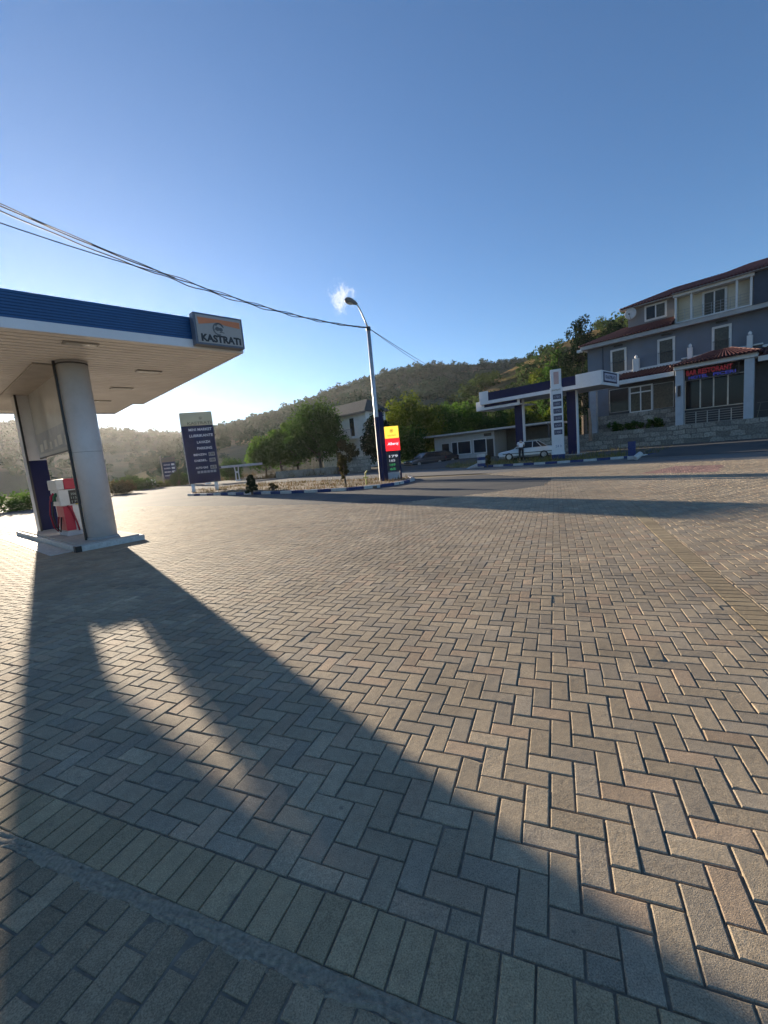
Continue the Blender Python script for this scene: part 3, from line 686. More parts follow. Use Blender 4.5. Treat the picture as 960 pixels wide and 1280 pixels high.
def emblem(parent, cx, cz, s, y, m):
    mb = MB()
    def arc(x, z, r, a0, a1, w, n=14):
        for i in range(n):
            t0 = R(a0+(a1-a0)*i/n); t1 = R(a0+(a1-a0)*(i+1)/n)
            mb.add([(x+r*math.cos(t0), y, z+r*math.sin(t0)), (x+(r+w)*math.cos(t0), y, z+(r+w)*math.sin(t0)), (x+(r+w)*math.cos(t1), y, z+(r+w)*math.sin(t1)), (x+r*math.cos(t1), y, z+r*math.sin(t1))], [(0, 1, 2, 3)])
    arc(cx, cz, s*.55, 20, 290, s*.14); arc(cx-.14*s, cz+.02*s, s*.0, 0, 360, s*.24); arc(cx+.26*s, cz-.02*s, 0, 0, 360, s*.22)
    arc(cx+.1*s, cz+.25*s, s*.3, 10, 170, s*.16); arc(cx-.1*s, cz-.55*s, s*.55, 60, 130, s*.1); arc(cx+.35*s, cz-.85*s, s*.5, 60, 120, s*.09)
    return mb.build('emblem', m, parent)
emblem(sg, -.66, ZS+.39, .2, -.2735, mat('emblem_grey', (.12, .12, .12), .5))

# pump island
pi_ = thing('pump_island', 'low white kerbed concrete island carrying the column and fuel pump', 'pump island', (I0[0], I0[1], 0), math.atan2(E_[1], E_[0]))
# local x along E_, local y = left of it, so the far side is -y
mb = MB(); mb.prism([(0, 0), (6.9, 0), (6.9, -1.25), (0, -1.25)], -.02, .15); mb.build('slab', CONC, pi_, bevel=.02)
mb = MB(); mb.box(-.08, 0.0, -1.33, .08, -.02, .125).box(0, 6.9, .002, .08, -.02, .125).box(0, 6.98, -1.33, -1.252, -.02, .125); mb.build('kerb_edge', KWHITE, pi_, bevel=.02)
MB().box(-.1, -.075, -.02, .09, 0, .13).box(-.1, 0.06, .075, .1, 0, .13).build('corner_mark', BLACK, pi_)
mb = MB(); mb.box(.2, 7.2, .1, .5, -.01, .012); mb.build('apron_edge', KWHITE, pi_)

# fuel dispenser: local x = AD-ish towards camera side; built with front (-y) towards the camera
pp = isl(2.7, .58)
fd = thing('fuel_pump', 'white and red fuel pump with black display between column and navy pillar', 'fuel pump', (pp[0], pp[1], .15), math.atan2(-E_[0], E_[1])+math.pi/2+math.pi)
# x axis of the pump = Nn (rightwards seen from camera), -y faces the camera
fd.rotation_euler = (0, 0, math.atan2(Nn[1], Nn[0]))
PWH = mat('pump_white', (.66, .65, .62), .35, var=.06, dirt=.15)
MB().box(-.27, .27, -.42, .42, .0, .12).build('plinth', mat('pump_plinth', (.42, .43, .47), .5), fd, bevel=.008)
MB().box(-.25, .25, -.4, .4, .12, .80).build('cabinet', PWH, fd, bevel=.015)
MB().box(-.256, -.05, -.407, .3, .14, .79).build('red_panel', RED, fd)
MB().box(-.3, .28, -.42, .42, .80, 1.22).build('display_housing', PWH, fd, bevel=.015)
ds = MB().box(-.09, .16, -.432, -.422, .83, 1.19).build('display', BLACK, fd)
for k, zz in enumerate((1.09, .99, .89)): text('digits', ['2064', '1150', '179'][k], (-.05, .12, zz-.03, zz+.03), mat('lcd_digits', (.3, .36, .32), .4), ds, origin=(0, -.433, 0), depth=.003)
MB().box(-.16, .27, -.46, .43, 1.225, 1.5).build('red_canopy', RED, fd, bevel=.02)
MB().box(-.33, -.162, -.45, .43, 1.225, 1.49).build('white_canopy', PWH, fd, bevel=.02)
for sx in (-1, 1):
    for k in range(2):
        yy = -.2+.3*k; x0 = .3*sx
        mb = MB(); pts = [(x0*.98, yy, 1.1), (x0*1.35, yy, .95), (x0*1.5, yy+.03, .6), (x0*1.38, yy+.05, .25), (x0*1.15, yy+.06, .12), (x0*1.02, yy+.08, .3), (x0*.9, yy+.09, .5)]
        hs = mb.tube(pts, .018, 8).build('hose', [BLACK, REDDK][k if sx < 0 else 0], fd, smooth=True)
        nz = MB(); nz.tube([(x0*1.0, yy, 1.14), (x0*1.22, yy, 1.05), (x0*1.3, yy, .93)], [.03, .035, .02], 8).box(min(x0*1.1, x0*1.2), max(x0*1.1, x0*1.2), yy-.03, yy+.03, .93, 1.1)
        nz.build('nozzle', [mat('nozzle_green', (.02, .1, .04), .5), RED][k], fd, bevel=.005)
MB().box(.02, .12, -.425, -.419, .86-.06, .86-.03).box(.14, .22, -.407, -.4005, .62, .7).build('sticker', mat('sticker_yellow', (.55, .45, .08), .5), fd)
mb = MB(); mb.tube([(-.16, -.43, .8), (-.08, -.47, .62), (-.03, -.47, .35), (.0, -.46, .12)], .022, 8); mb.build('front_hose', REDDK, fd, smooth=True)
MB().box(.26, .29, -.44, -.3, .0, .75).build('side_cover', DKGREY, fd, bevel=.01)

# ------------------------------------------------------------------ navy totem sign on the island
NS = thing('totem_sign', 'tall navy services sign with beige top on two white legs at the island end', 'sign', (-12.8, 31.2, .05), R(14))
MB().box(-1.06, 1.06, -.16, .16, .66, 4.75).build('panel', mat('totem_navy', (.005, .013, .06), .5, var=.25, vscale=.9, spec=.25), NS, bevel=.02)
MB().box(-1.06, 1.06, -.165, .165, 4.753, 5.7).build('top_panel', mat('totem_beige', (.62, .5, .3), .4, var=.06), NS, bevel=.05)
MB().box(-1.09, -1.062, -.17, .17, .66, 5.68).build('edge_trim', WHITE, NS)
for x in (-.88, .72): MB().box(x-.11, x+.11, -.1, .1, -.1, .66).build('leg', WHITE, NS, bevel=.01)
def tl(s, x0, x1, z, h, m=LET_WH, b=.02): text('lettering', s, (x0, x1, z, z+h), m, NS, origin=(0, -.167, 0), bold=b)
tl('KASTRATi', -.62, .98, 4.83, .2, LET_TAN); 
emblem(NS, .3, 5.25, .16, -.169, mat('emblem_brown', (.3, .2, .12), .5))
tl('MINI MARKET', -.6, .95, 4.38, .19); tl('LUBRIKANTE', -.6, .98, 3.95, .19); tl('LAVAZH', -.16, .72, 3.48, .19); tl('PARKING', -.2, .8, 3.05, .19)
for k, (s, s2, z) in enumerate((('BENZIN', '178', 2.62), ('DIESEL', '188', 2.2), ('AUTO GAZ', '65', 1.68))):
    tl(s, -.5, .35, z, .15)
    pr = MB().box(.5, .92, -.172, -.162, z-.07, z+.2).build('price_display', mat('price_display_face', (.33, .33, .32), .3), NS); text('digits', s2, (.55, .87, z-.02, z+.15), LET_DK, pr, origin=(0, -.1725, 0), depth=.003, bold=.02)
for k in range(6):
    MB().box(-.42+k*.22, -.24+k*.22, -.171, -.162, 1.36, 1.53).build('payment_icon', mat('icon_pale', (.3, .32, .36), .4), NS)

# smaller totem far left, with thin post
t = thing('totem_sign', 'small distant navy price sign with brownish top beyond the driveway', 'sign', (-29.3, 60, 0), R(10))
MB().box(-.85, .8, -.12, .12, .9, 3.3).build('panel', MATS['totem_navy'], t, bevel=.02)
MB().box(-.85, .8, -.122, .122, 3.303, 3.95).build('top_panel', mat('totem_brown', (.25, .17, .11), .5), t, bevel=.02)
for x in (-.6, .55): MB().box(x-.08, x+.08, -.07, .07, -.1, .9).build('leg', DKGREY, t)
for k in range(4):
    MB().box(.3, .7, -.13, -.121, 1.3+k*.5, 1.55+k*.5).build('price_display', LET_WH, t)
for k in range(4): text('lettering', ['DIESEL', 'BENZIN', 'SUPER', 'GAZ'][k], (-.7, .15, 1.33+k*.5, 1.5+k*.5), LET_WH, t, origin=(0, -.122, 0), bold=.02)
mb = MB(); mb.tube([(-30.6, 60.4, -.1), (-30.6, 60.4, 4.3)], [.09, .07], 8); tag(mb.build('utility_post', mat('weathered_wood', (.42, .38, .33), .9)), 'thin pale post standing beside the small distant navy sign', 'post')
x_, y_, z_ = at(189, 603, 56); wb = thing('notice_board', 'small pale board on posts at the foot of the brown slope', 'board', (x_, y_, 0), .1)
MB().box(-.55, .55, -.04, .04, .45, 1.15).build('board', WHITE, wb); [MB().box(s*.45-.04, s*.45+.04, .03, .1, -.1, 1.1).build('post', DKGREY, wb) for s in (-1, 1)]

# far flat-roofed shelter
sh = thing('roadside_shelter', 'small flat-roofed white shelter on forked white posts beyond the road', 'shelter', (-18.2, 54, 0), R(22))
MB().box(-4.6, 3.2, -1.6, 1.6, 1.72, 1.98).build('roof', mat('shelter_roof', (.5, .5, .5), .6), sh, bevel=.02)
MB().box(-4.62, -1.7, -1.62, -1.602, 1.73, 1.97).build('fascia', NAVY, sh)
for x in (0.1, -3.4):
    mb = MB()
    for s in (-1, 1): mb.tube([(x+s*.24, -.8, 1.73), (x+s*.17, -.8, 1.05), (x+s*.2, -.8, 0)], .07, 8)
    mb.box(x-.2, x+.2, -.85, -.75, .98, 1.2).box(x-.32, x+.32, -1.05, -.55, -.02, .14); mb.build('support', WHITE, sh)

# ------------------------------------------------------------------ street lamp, cables, red sign
lp = thing('street_lamp', 'tall grey street lamp pole with curved arm rising from the island', 'street lamp', (.06, 23.8, .05), 0)
MB().lathe(0, 0, [(.14, -.1), (.132, .0), (.118, 3.9), (.098, 8.25)], 16).build('pole', STEEL, lp, smooth=True)
MB().lathe(0, 0, [(.146, .0), (.14, .02), (.124, 3.55), (.116, 3.56)], 16).build('painted_base', NAVY, lp, smooth=True)
mb = MB(); pts = [(0, 0, 8.2), (-.12, 0, 8.6), (-.26, 0, 9.0), (-.38, 0, 9.3), (-.5, 0, 9.5), (-.62, -.02, 9.58)]; mb.tube(pts, [.05, .045, .042, .04, .04, .04], 10); mb.build('arm', STEEL, lp, smooth=True)
mb = MB(); mb.tube([(-.46, -.0, 9.5), (-.62, -.02, 9.59), (-.85, -.05, 9.69), (-1.02, -.07, 9.72), (-1.12, -.08, 9.72)], [.05, .12, .17, .15, .05], 12); lhd = mb.build('lamp_head', mat('lamp_head_grey', (.16, .15, .14), .5), lp, smooth=True)
mb = MB(); mb.tube([(-.68, -.05, 9.53), (-.86, -.07, 9.57), (-1.0, -.08, 9.59)], [.06, .1, .06], 10); mb.build('lens', mat('lamp_lens', (.4, .36, .28), .2), lhd, smooth=True)
MB().lathe(0, 0, [(.125, 8.1), (.125, 8.3)], 12).build('cable_clamp', DKGREY, lp)

CABM = mat('cable_black', (.02, .02, .022), .6)
def cab(t, off, tw=0.0, ph=0.0):
    x = .06-9.26*t; y = 23.8-11.7*t; z = 8.31-1.78*t+2.27*t*t+off*t
    return (x+tw*math.cos(ph+t*60), y+.0, z+tw*math.sin(ph+t*60))
for i, (off, tw, ph, rad, lab) in enumerate([(0, .02, 0, .02, 'topmost black strand of the overhead cable bundle at upper left'), (-.1, .03, 2.1, .018, 'middle black strand twisted into the overhead cable bundle'), (0.05, .028, 4.2, .015, 'thin black strand wound round the overhead cable bundle')]):
    mb = MB(); mb.tube([cab(k/240*1.75, off if i != 1 else -.13, tw*(1 if k/240*1.75 < .75 else .3), ph) for k in range(241)], rad, 6); tag(mb.build('overhead_cable', CABM, smooth=True), lab, 'cable', 'overhead cables to the street lamp')
def cab4(t):
    p = cab(t, 0); s = max(0, (t-.72)/.28); return (p[0], p[1], p[2]-.44*s)
mb = MB(); mb.tube([cab4(.70+k/60*1.05) for k in range(61)], .015, 6); tag(mb.build('overhead_cable', CABM, smooth=True), 'lowest loose black cable that leaves the bundle at upper left', 'cable', 'overhead cables to the street lamp')
for k, (dz, r_) in enumerate(((0, .016), (-.32, .013))):
    mb = MB(); P0 = Vector((.06, 23.8, 8.3)); P1 = Vector((16.5, 70, 11.0-dz*0))
    pts = []
    for q in range(41):
        s = q/40; p = P0.lerp(P1, s); p.z += -1.9*s*(1-s)*1.0+dz*min(1, s*4)*(1-s*.6); pts.append(p)
    mb.tube(pts, r_, 6); tag(mb.build('overhead_cable', CABM, smooth=True), ['upper thin wire running from the lamp to the far right hillside', 'lower thin wire running from the lamp to the far right hillside'][k], 'cable', 'wires beyond the street lamp')

YEL = mat('lit_yellow_panel', (.75, .5, .05), .4, emit=(1, .62, .06), estr=.55); REDL = mat('lit_red_panel', (.65, .01, .015), .4, emit=(1, .012, .02), estr=.55)
rs = thing('price_sign', 'navy framed roadside price sign with glowing yellow and red panels beside the lamp', 'sign', (.3, 24.35, .05), R(4))
MB().box(-.2, .12, -.12, .12, -.1, 3.85).build('post', NAVY, rs, bevel=.01)
MB().box(.82, .92, -.08, .08, -.1, 1.9).build('post', NAVY, rs, bevel=.01)
MB().box(.125, .9, -.07, .07, .5, 1.62).build('price_board', mat('price_board_black', (.014, .016, .03), .4), rs)
y1 = MB().box(.14, .92, -.13, .09, 2.36, 3.02).build('yellow_panel', YEL, rs, bevel=.012)
r1 = MB().box(.14, .94, -.13, .09, 1.66, 2.355).build('red_panel', REDL, rs, bevel=.012)
text('lettering', 'KASTRATi', (.3, .76, 2.47, 2.55), mat('lettering_ochre', (.3, .16, .02), .5), y1, origin=(0, -.131, 0))
emblem(y1, .53, 2.76, .14, -.132, mat('emblem_ochre', (.35, .2, .02), .5))
text('lettering', 'Alberoj', (.24, .86, 1.93, 2.13), mat('lettering_lit_white', (.8, .8, .8), .4, emit=(1, .8, .85), estr=.5), r1, origin=(0, -.131, 0), bold=.02, shear=.2)
for k, (s, cl) in enumerate((('179', (.5, .5, .52)), ('165', (.35, .35, .37)), ('189', (.02, .18, .05)), ('65', (.02, .2, .06)))):
    text('digits', s, (.27, .78 if k == 0 else .6, 1.28-k*.24, 1.42-k*.24), mat('led_%d' % k, cl, .4, emit=cl, estr=.35), rs, origin=(0, -.071, 0), bold=.03)
MB().box(.13, .8, -.06, .06, .05, .42).build('lower_board', mat('lower_board_grey', (.4, .4, .42), .5), rs)
mb = MB(); g = gp(458, 606, .08); mb.tube([(0, 0, 0), (0, 0, .62), (.1, 0, .75)], .035, 8).box(-.13, .13, -.02, .02, .38, .44)
o = mb.build('marker_stake', mat('yellow_paint', (.6, .5, .1), .5)); o.location = (g[0], g[1], .05); tag(o, 'short yellow marker stake with a crossbar on the island left of the lamp', 'stake')

# ------------------------------------------------------------------ white house behind the trees
HW = mat('house_wall', (.8, .78, .72), .8, var=.08, vscale=.6, dirt=.2)
ho = thing('white_house', 'two-storey white house with dark roof and small balcony behind the trees', 'house', (-1.1, 50, 0), RZ_R)
MB().box(-9, 0, 0, 3.2, -.1, 6.75).build('wall', HW, ho)
rf = MB(); rf.add([(-9.6, -.6, 6.7), (.5, -.6, 6.7), (.5, 3.8, 6.7), (-9.6, 3.8, 6.7), (-8, 1.6, 8.3), (-1.2, 1.6, 8.3)], [(0, 1, 5, 4), (1, 2, 5), (2, 3, 4, 5), (3, 0, 4), (3, 2, 1, 0)])
rf.build('roof', mat('house_roof_dark', (.05, .055, .05), .8, var=.25, vscale=5), ho)
MB().box(-9.5, .55, -.55, -.45, 6.5, 6.68).build('eave_board', mat('eave_brown', (.25, .22, .19), .7), ho)
for x, z, w, hh in ((-2.5, 4.1, .75, 2.1), (-5.6, 4.6, .8, 1.4), (-8, 4.6, .8, 1.4), (-5.6, 1.1, .9, 1.3), (-3.1, .3, .8, 2.1)):
    wd = MB().box(x-w/2-.08, x+w/2+.08, -.05, -.002, z-.08, z+hh+.08).build('window', WHITE, ho)
    MB().box(x-w/2, x+w/2, -.07, -.052, z, z+hh).build('pane', GLASS, wd)
MB().box(-3.6, -1.5, -1.1, -.002, 3.75, 3.93).build('balcony_slab', HW, ho)
mb = MB()
for k in range(15): mb.tube([(-3.55+k*.143, -1.06, 3.93), (-3.55+k*.143, -1.06, 4.85)], .018, 5)
mb.tube([(-3.58, -1.06, 4.86), (-1.52, -1.06, 4.86)], .03, 6); mb.build('balcony_railing', mat('railing_blue_grey', (.2, .22, .3), .5), ho)
def stonemat(name, a, c, sx=1.6, mortar=(.16, .15, .13)):
    m = bpy.data.materials.new(name); m.use_nodes = True; nt = m.node_tree; N = nt.nodes; L = nt.links; b = N['Principled BSDF']; MATS[name] = m
    tc = N.new('ShaderNodeTexCoord'); mp = N.new('ShaderNodeMapping'); mp.inputs['Rotation'].default_value = (R(90), 0, 0)
    L.new(tc.outputs['Object'], mp.inputs[0])
    nw = N.new('ShaderNodeTexNoise'); nw.inputs['Scale'].default_value = 2.2; L.new(mp.outputs[0], nw.inputs['Vector'])
    vm = N.new('ShaderNodeVectorMath'); vm.operation = 'MULTIPLY_ADD'; L.new(nw.outputs['Color'], vm.inputs[0]); vm.inputs[1].default_value = (.42, .3, 0); L.new(mp.outputs[0], vm.inputs[2])
    br = N.new('ShaderNodeTexBrick'); br.inputs['Scale'].default_value = sx; br.inputs['Color1'].default_value = (*a, 1); br.inputs['Color2'].default_value = (*c, 1); br.inputs['Mortar'].default_value = (*mortar, 1)
    br.inputs['Mortar Size'].default_value = .03; br.inputs['Brick Width'].default_value = .75; br.inputs['Row Height'].default_value = .36
    L.new(vm.outputs[0], br.inputs['Vector'])
    nz = N.new('ShaderNodeTexNoise'); nz.inputs['Scale'].default_value = 9; nz.inputs['Detail'].default_value = 7; L.new(tc.outputs['Object'], nz.inputs['Vector'])
    mr = N.new('ShaderNodeMapRange'); mr.inputs[1].default_value = .3; mr.inputs[2].default_value = .7; mr.inputs[3].default_value = .6; mr.inputs[4].default_value = 1.4; L.new(nz.outputs['Fac'], mr.inputs[0])
    mx = N.new('ShaderNodeMix'); mx.data_type = 'RGBA'; mx.blend_type = 'MULTIPLY'; mx.inputs[0].default_value = 1; L.new(br.outputs['Color'], mx.inputs[6]); L.new(mr.outputs[0], mx.inputs[7])
    L.new(mx.outputs[2], b.inputs['Base Color']); b.inputs['Roughness'].default_value = .9
    bp = N.new('ShaderNodeBump'); bp.inputs['Strength'].default_value = .9; bp.inputs['Distance'].default_value = .04; bp.invert = True
    L.new(br.outputs['Fac'], bp.inputs['Height']); L.new(bp.outputs[0], b.inputs['Normal'])
    return m
STONE = stonemat('rubble_stone', (.15, .14, .12), (.33, .31, .26), .95)
gw = MB().box(-2.6, 0, 0, .35, -.1, 1.6).build('garden_wall', STONE); gw.location = (-.95, 43.6, 0); gw.rotation_euler = (0, 0, R(-6)); tag(gw, 'short rough stone garden wall in front of the white house', 'wall')
gt = thing('garden_gate', 'dark red metal gate next to the stone garden wall', 'gate', (-3.7, 43.9, 0), R(-6))
MB().box(-.5, .0, -.03, .03, .05, 1.5).build('gate_leaf', mat('gate_red', (.16, .02, .025), .5), gt); MB().box(.02, .12, -.06, .06, -.1, 1.6).build('gate_post', DKGREY, gt); MB().box(-.62, -.52, -.06, .06, -.1, 1.6).build('gate_post', DKGREY, gt)
lw = MB().box(-8.5, 0, 0, .25, -.1, .75).build('low_wall', mat('low_wall_render', (.3, .26, .2), .9, var=.2)); lw.location = (-4.6, 45.5, 0); lw.rotation_euler = (0, 0, R(-28)); tag(lw, 'low brown boundary wall behind the row of trees', 'wall')
bk = [(-16, 52), (-4.4, 44.8), (-5.2, 49), (-14, 57)]
blades(bk, 5000, .5, 'bank_grass', DRYG, 0, np.random.default_rng(15))
blades([(-40, 52), (-17.5, 61), (-20, 68), (-60, 66)], 9000, .5, 'roadside_grass', DRYG, -.05, np.random.default_rng(16))

# ------------------------------------------------------------------ far low white building
lb = thing('low_building', 'long low white single-storey building with flat overhanging roof', 'building', (12.5, 46.4, .1), RZ_R)
LBW = mat('low_building_wall', (.52, .52, .5), .8, var=.08, vscale=.7, dirt=.15)
MB().box(-8.1, .15, 0, 5, -.2, 2.98).build('wall', LBW, lb)
MB().box(-9.0, 6.8, -1.0, 5.4, 2.985, 3.12).build('roof', mat('roof_slab_grey', (.36, .35, .33), .8), lb)
MB().box(-9.05, 6.85, -1.03, -.995, 2.97, 3.16).build('roof_edge', mat('roof_edge_pale', (.5, .48, .44), .6), lb)
for x0, x1, z0, z1 in ((-6.95, -5.95, .1, 2.05), (-.82, -.02, .15, 2.1)): MB().box(x0, x1, -.04, -.002, z0, z1).build('door', BLACK, lb)
for x0, x1, z0, z1 in ((-5.45, -4.75, .75, 2.1), (-4.6, -2.95, .75, 2.1), (-2.45, -.95, .75, 2.15)):
    wd = MB().box(x0-.09, x1+.09, -.05, -.002, z0-.09, z1+.09).build('window', WHITE, lb); MB().box(x0, x1, -.07, -.052, z0, z1).build('pane', mat('pane_blue_dark', (.02, .03, .045), .08), wd)
MB().box(-1.1, -.2, -.06, -.002, 2.45, 2.75).build('sign_board', mat('sign_board_brown', (.1, .08, .06), .6), lb)
MB().box(.16, 6.6, 2.5, 2.7, -.2, 2.98).build('carport_wall', mat('carport_wall', (.12, .115, .1), .9), lb)
for x in (3.2, 6.5): MB().box(x-.07, x+.07, -.8, -.66, -.2, 2.98).build('carport_post', DKGREY, lb)

# ------------------------------------------------------------------ far station canopy
C2 = np.array([15.5, 29.5])
c2 = thing('station_canopy', 'far white and navy station canopy with two navy pillars beside the hotel', 'canopy', (C2[0], C2[1], 0), RZ_R)
Z2 = 4.93; CW = 3.5
MB().box(-9.6, -.02, .02, CW, Z2, Z2+.1).build('soffit', mat('far_soffit', (.4, .4, .4), .6, var=.08), c2)
mb = MB(); mb.box(-9.6, .0, -.04, .02, Z2-.03, Z2+.24); mb.box(-9.6, -8.75, -.04, .02, Z2+.24, Z2+1.03); mb.box(-1.7, .0, -.04, .02, Z2+.24, Z2+.93)
mb.build('fascia', WHITEC, c2, bevel=.01)
MB().box(-8.75, -1.7, -.03, .02, Z2+.242, Z2+.88).build('fascia_band', NAVY, c2)
MB().box(-9.6, -9.55, .02, CW, Z2-.03, Z2+1.0).box(-9.55, -.05, CW, CW+.05, Z2-.03, Z2+.9).build('rear_fascia', WHITEC, c2)
ef = MB().box(-.05, .03, .021, CW+.05, Z2-.03, Z2+.93).build('end_fascia', WHITEC, c2, bevel=.01)
MB().box(.031, .04, .3, CW-.45, Z2+.16, Z2+.86).build('end_band', NAVY, ef); MB().box(.041, .046, .5, CW-.6, Z2+.27, Z2+.76).build('end_panel', mat('end_panel_grey', (.45, .47, .55), .4), ef)
text('lettering', 'KASTRATi', (.7, CW-.75, Z2+.4, Z2+.64), NAVY, ef, origin=(.047, 0, 0), ux=(0, 1, 0), bold=.02)
for x in (-6.7, -2.45):
    p = MB().box(x-.42, x+.24, 1.2, 1.5, .0, Z2).build('pillar', NAVY, c2); MB().box(x+.242, x+.3, 1.19, 1.51, .0, Z2).build('pillar_side', WHITEC, p)
    MB().box(x-.7, x+.7, .8, 2.3, -.05, .3).build('pillar_base', CONC, c2, bevel=.02)
wg = MB(); wg.box(-10.2, -6.2, .35, .41, Z2-.45, Z2+.3).box(-10.2, -10.14, .41, 3.2, Z2-.45, Z2+.3).box(-10.2, -6.2, .41, 3.2, Z2-.41, Z2-.34)
wgo = wg.build('lower_wing', WHITEC, c2, bevel=.01); MB().box(-9.4, -6.4, .335, .349, Z2-.24, Z2-.02).build('wing_stripe', NAVY, wgo)

# price pylon
py = thing('price_pylon', 'slim white price pylon with a column of dark price panels on a blue base', 'sign', (12.32, 29.3, .1), R(0))
py.rotation_euler = (0, 0, R(-28))
MB().box(-.38, .38, -.19, .19, .5, 4.85).build('pylon_body', WHITEC, py, bevel=.015); MB().box(-.33, .33, -.17, .17, 4.852, 6.02).build('pylon_top', WHITEC, py, bevel=.015)
MB().box(-.42, .42, -.26, .26, .38, .5).build('foot_plate', WHITE, py); MB().box(-.4, .4, -.28, .28, -.1, .38).build('base_block', KBLUE, py, bevel=.01)
MB().box(-.12, .2, -.178, -.171, 5.05, 5.85).build('emblem_panel', mat('pylon_emblem_pink', (.5, .33, .3), .5), py)
text('lettering', 'KASTRATi', (-.25, .28, 4.62, 4.72), LET_TAN, py, origin=(0, -.192, 0), bold=.02)
for k in range(6):
    z = 4.06-k*.47; pr = MB().box(-.2, .32, -.2, -.191, z, z+.33).build('price_panel', mat('price_panel_navy', (.03, .035, .085), .35), py)
    text('digits', ['1780', '1880', '1790', '1650', '650', '1980'][k], (-.12, .24, z+.08, z+.24), mat('price_digits', (.35, .36, .42), .5), pr, origin=(0, -.201, 0), depth=.003)
text('lettering', '24 h', (-.15, .25, .85, 1.02), mat('lettering_bluegrey', (.15, .2, .33), .5), py, origin=(0, -.192, 0))

# verge posts
g = gp(790, 573, .1); bp = thing('blue_post', 'short square blue post with white foot at the right end of the far kerb', 'post', (g[0], g[1], .1), R(-40))
MB().box(-.17, .17, -.12, .12, .14, .92).build('post_body', KBLUE, bp, bevel=.01); MB().box(-.2, .2, -.15, .15, -.05, .14).build('foot', KWHITE, bp, bevel=.01)
g = gp(798, 573, .1); o = MB().tube([(-.18, 0, .1), (.2, .1, .32)], [.14, .14], 12).build('marker_stone', KWHITE, bevel=.02); o.location = (g[0], g[1], .02); tag(o, 'tilted white cylinder lying beside the blue post', 'marker')
g = gp(602, 583, .1); o = thing('striped_bollard', 'fat blue and white banded bollard at the left end of the far kerb', 'bollard', (g[0], g[1], .1))
for k in range(4): MB().lathe(0, 0, [(.26, k*.22), (.28, k*.22+.02), (.28, k*.22+.2), (.26, k*.22+.215)], 16).build('band', [KBLUE, KWHITE][k % 2], o)
tree('verge_bush', 608, 566, 9, 30.3, 'small brown shrub next to the striped bollard', LF_E, 81, 'round', 0, 12, 50, .1, cat='bush', z0=.1)
o = MB().box(-.4, .4, -.12, .12, -.05, .12)
o = MB().add([(-.55, -.15, -.05), (.45, -.15, -.05), (.45, .15, -.05), (-.55, .15, -.05), (-.35, -.1, .06), (.42, -.1, .3), (.42, .1, .3), (-.35, .1, .06)], [(0, 3, 2, 1), (4, 5, 6, 7), (0, 1, 5, 4), (1, 2, 6, 5), (2, 3, 7, 6), (3, 0, 4, 7)]).build('kerb_end_stone', KWHITE, bevel=.03)
g = gp(595, 584.5); o.location = (g[0]-.2, g[1]+.1, 0); o.rotation_euler = (0, 0, R(20)); tag(o, 'sloping white end stone at the left tip of the far kerb', 'kerbstone')

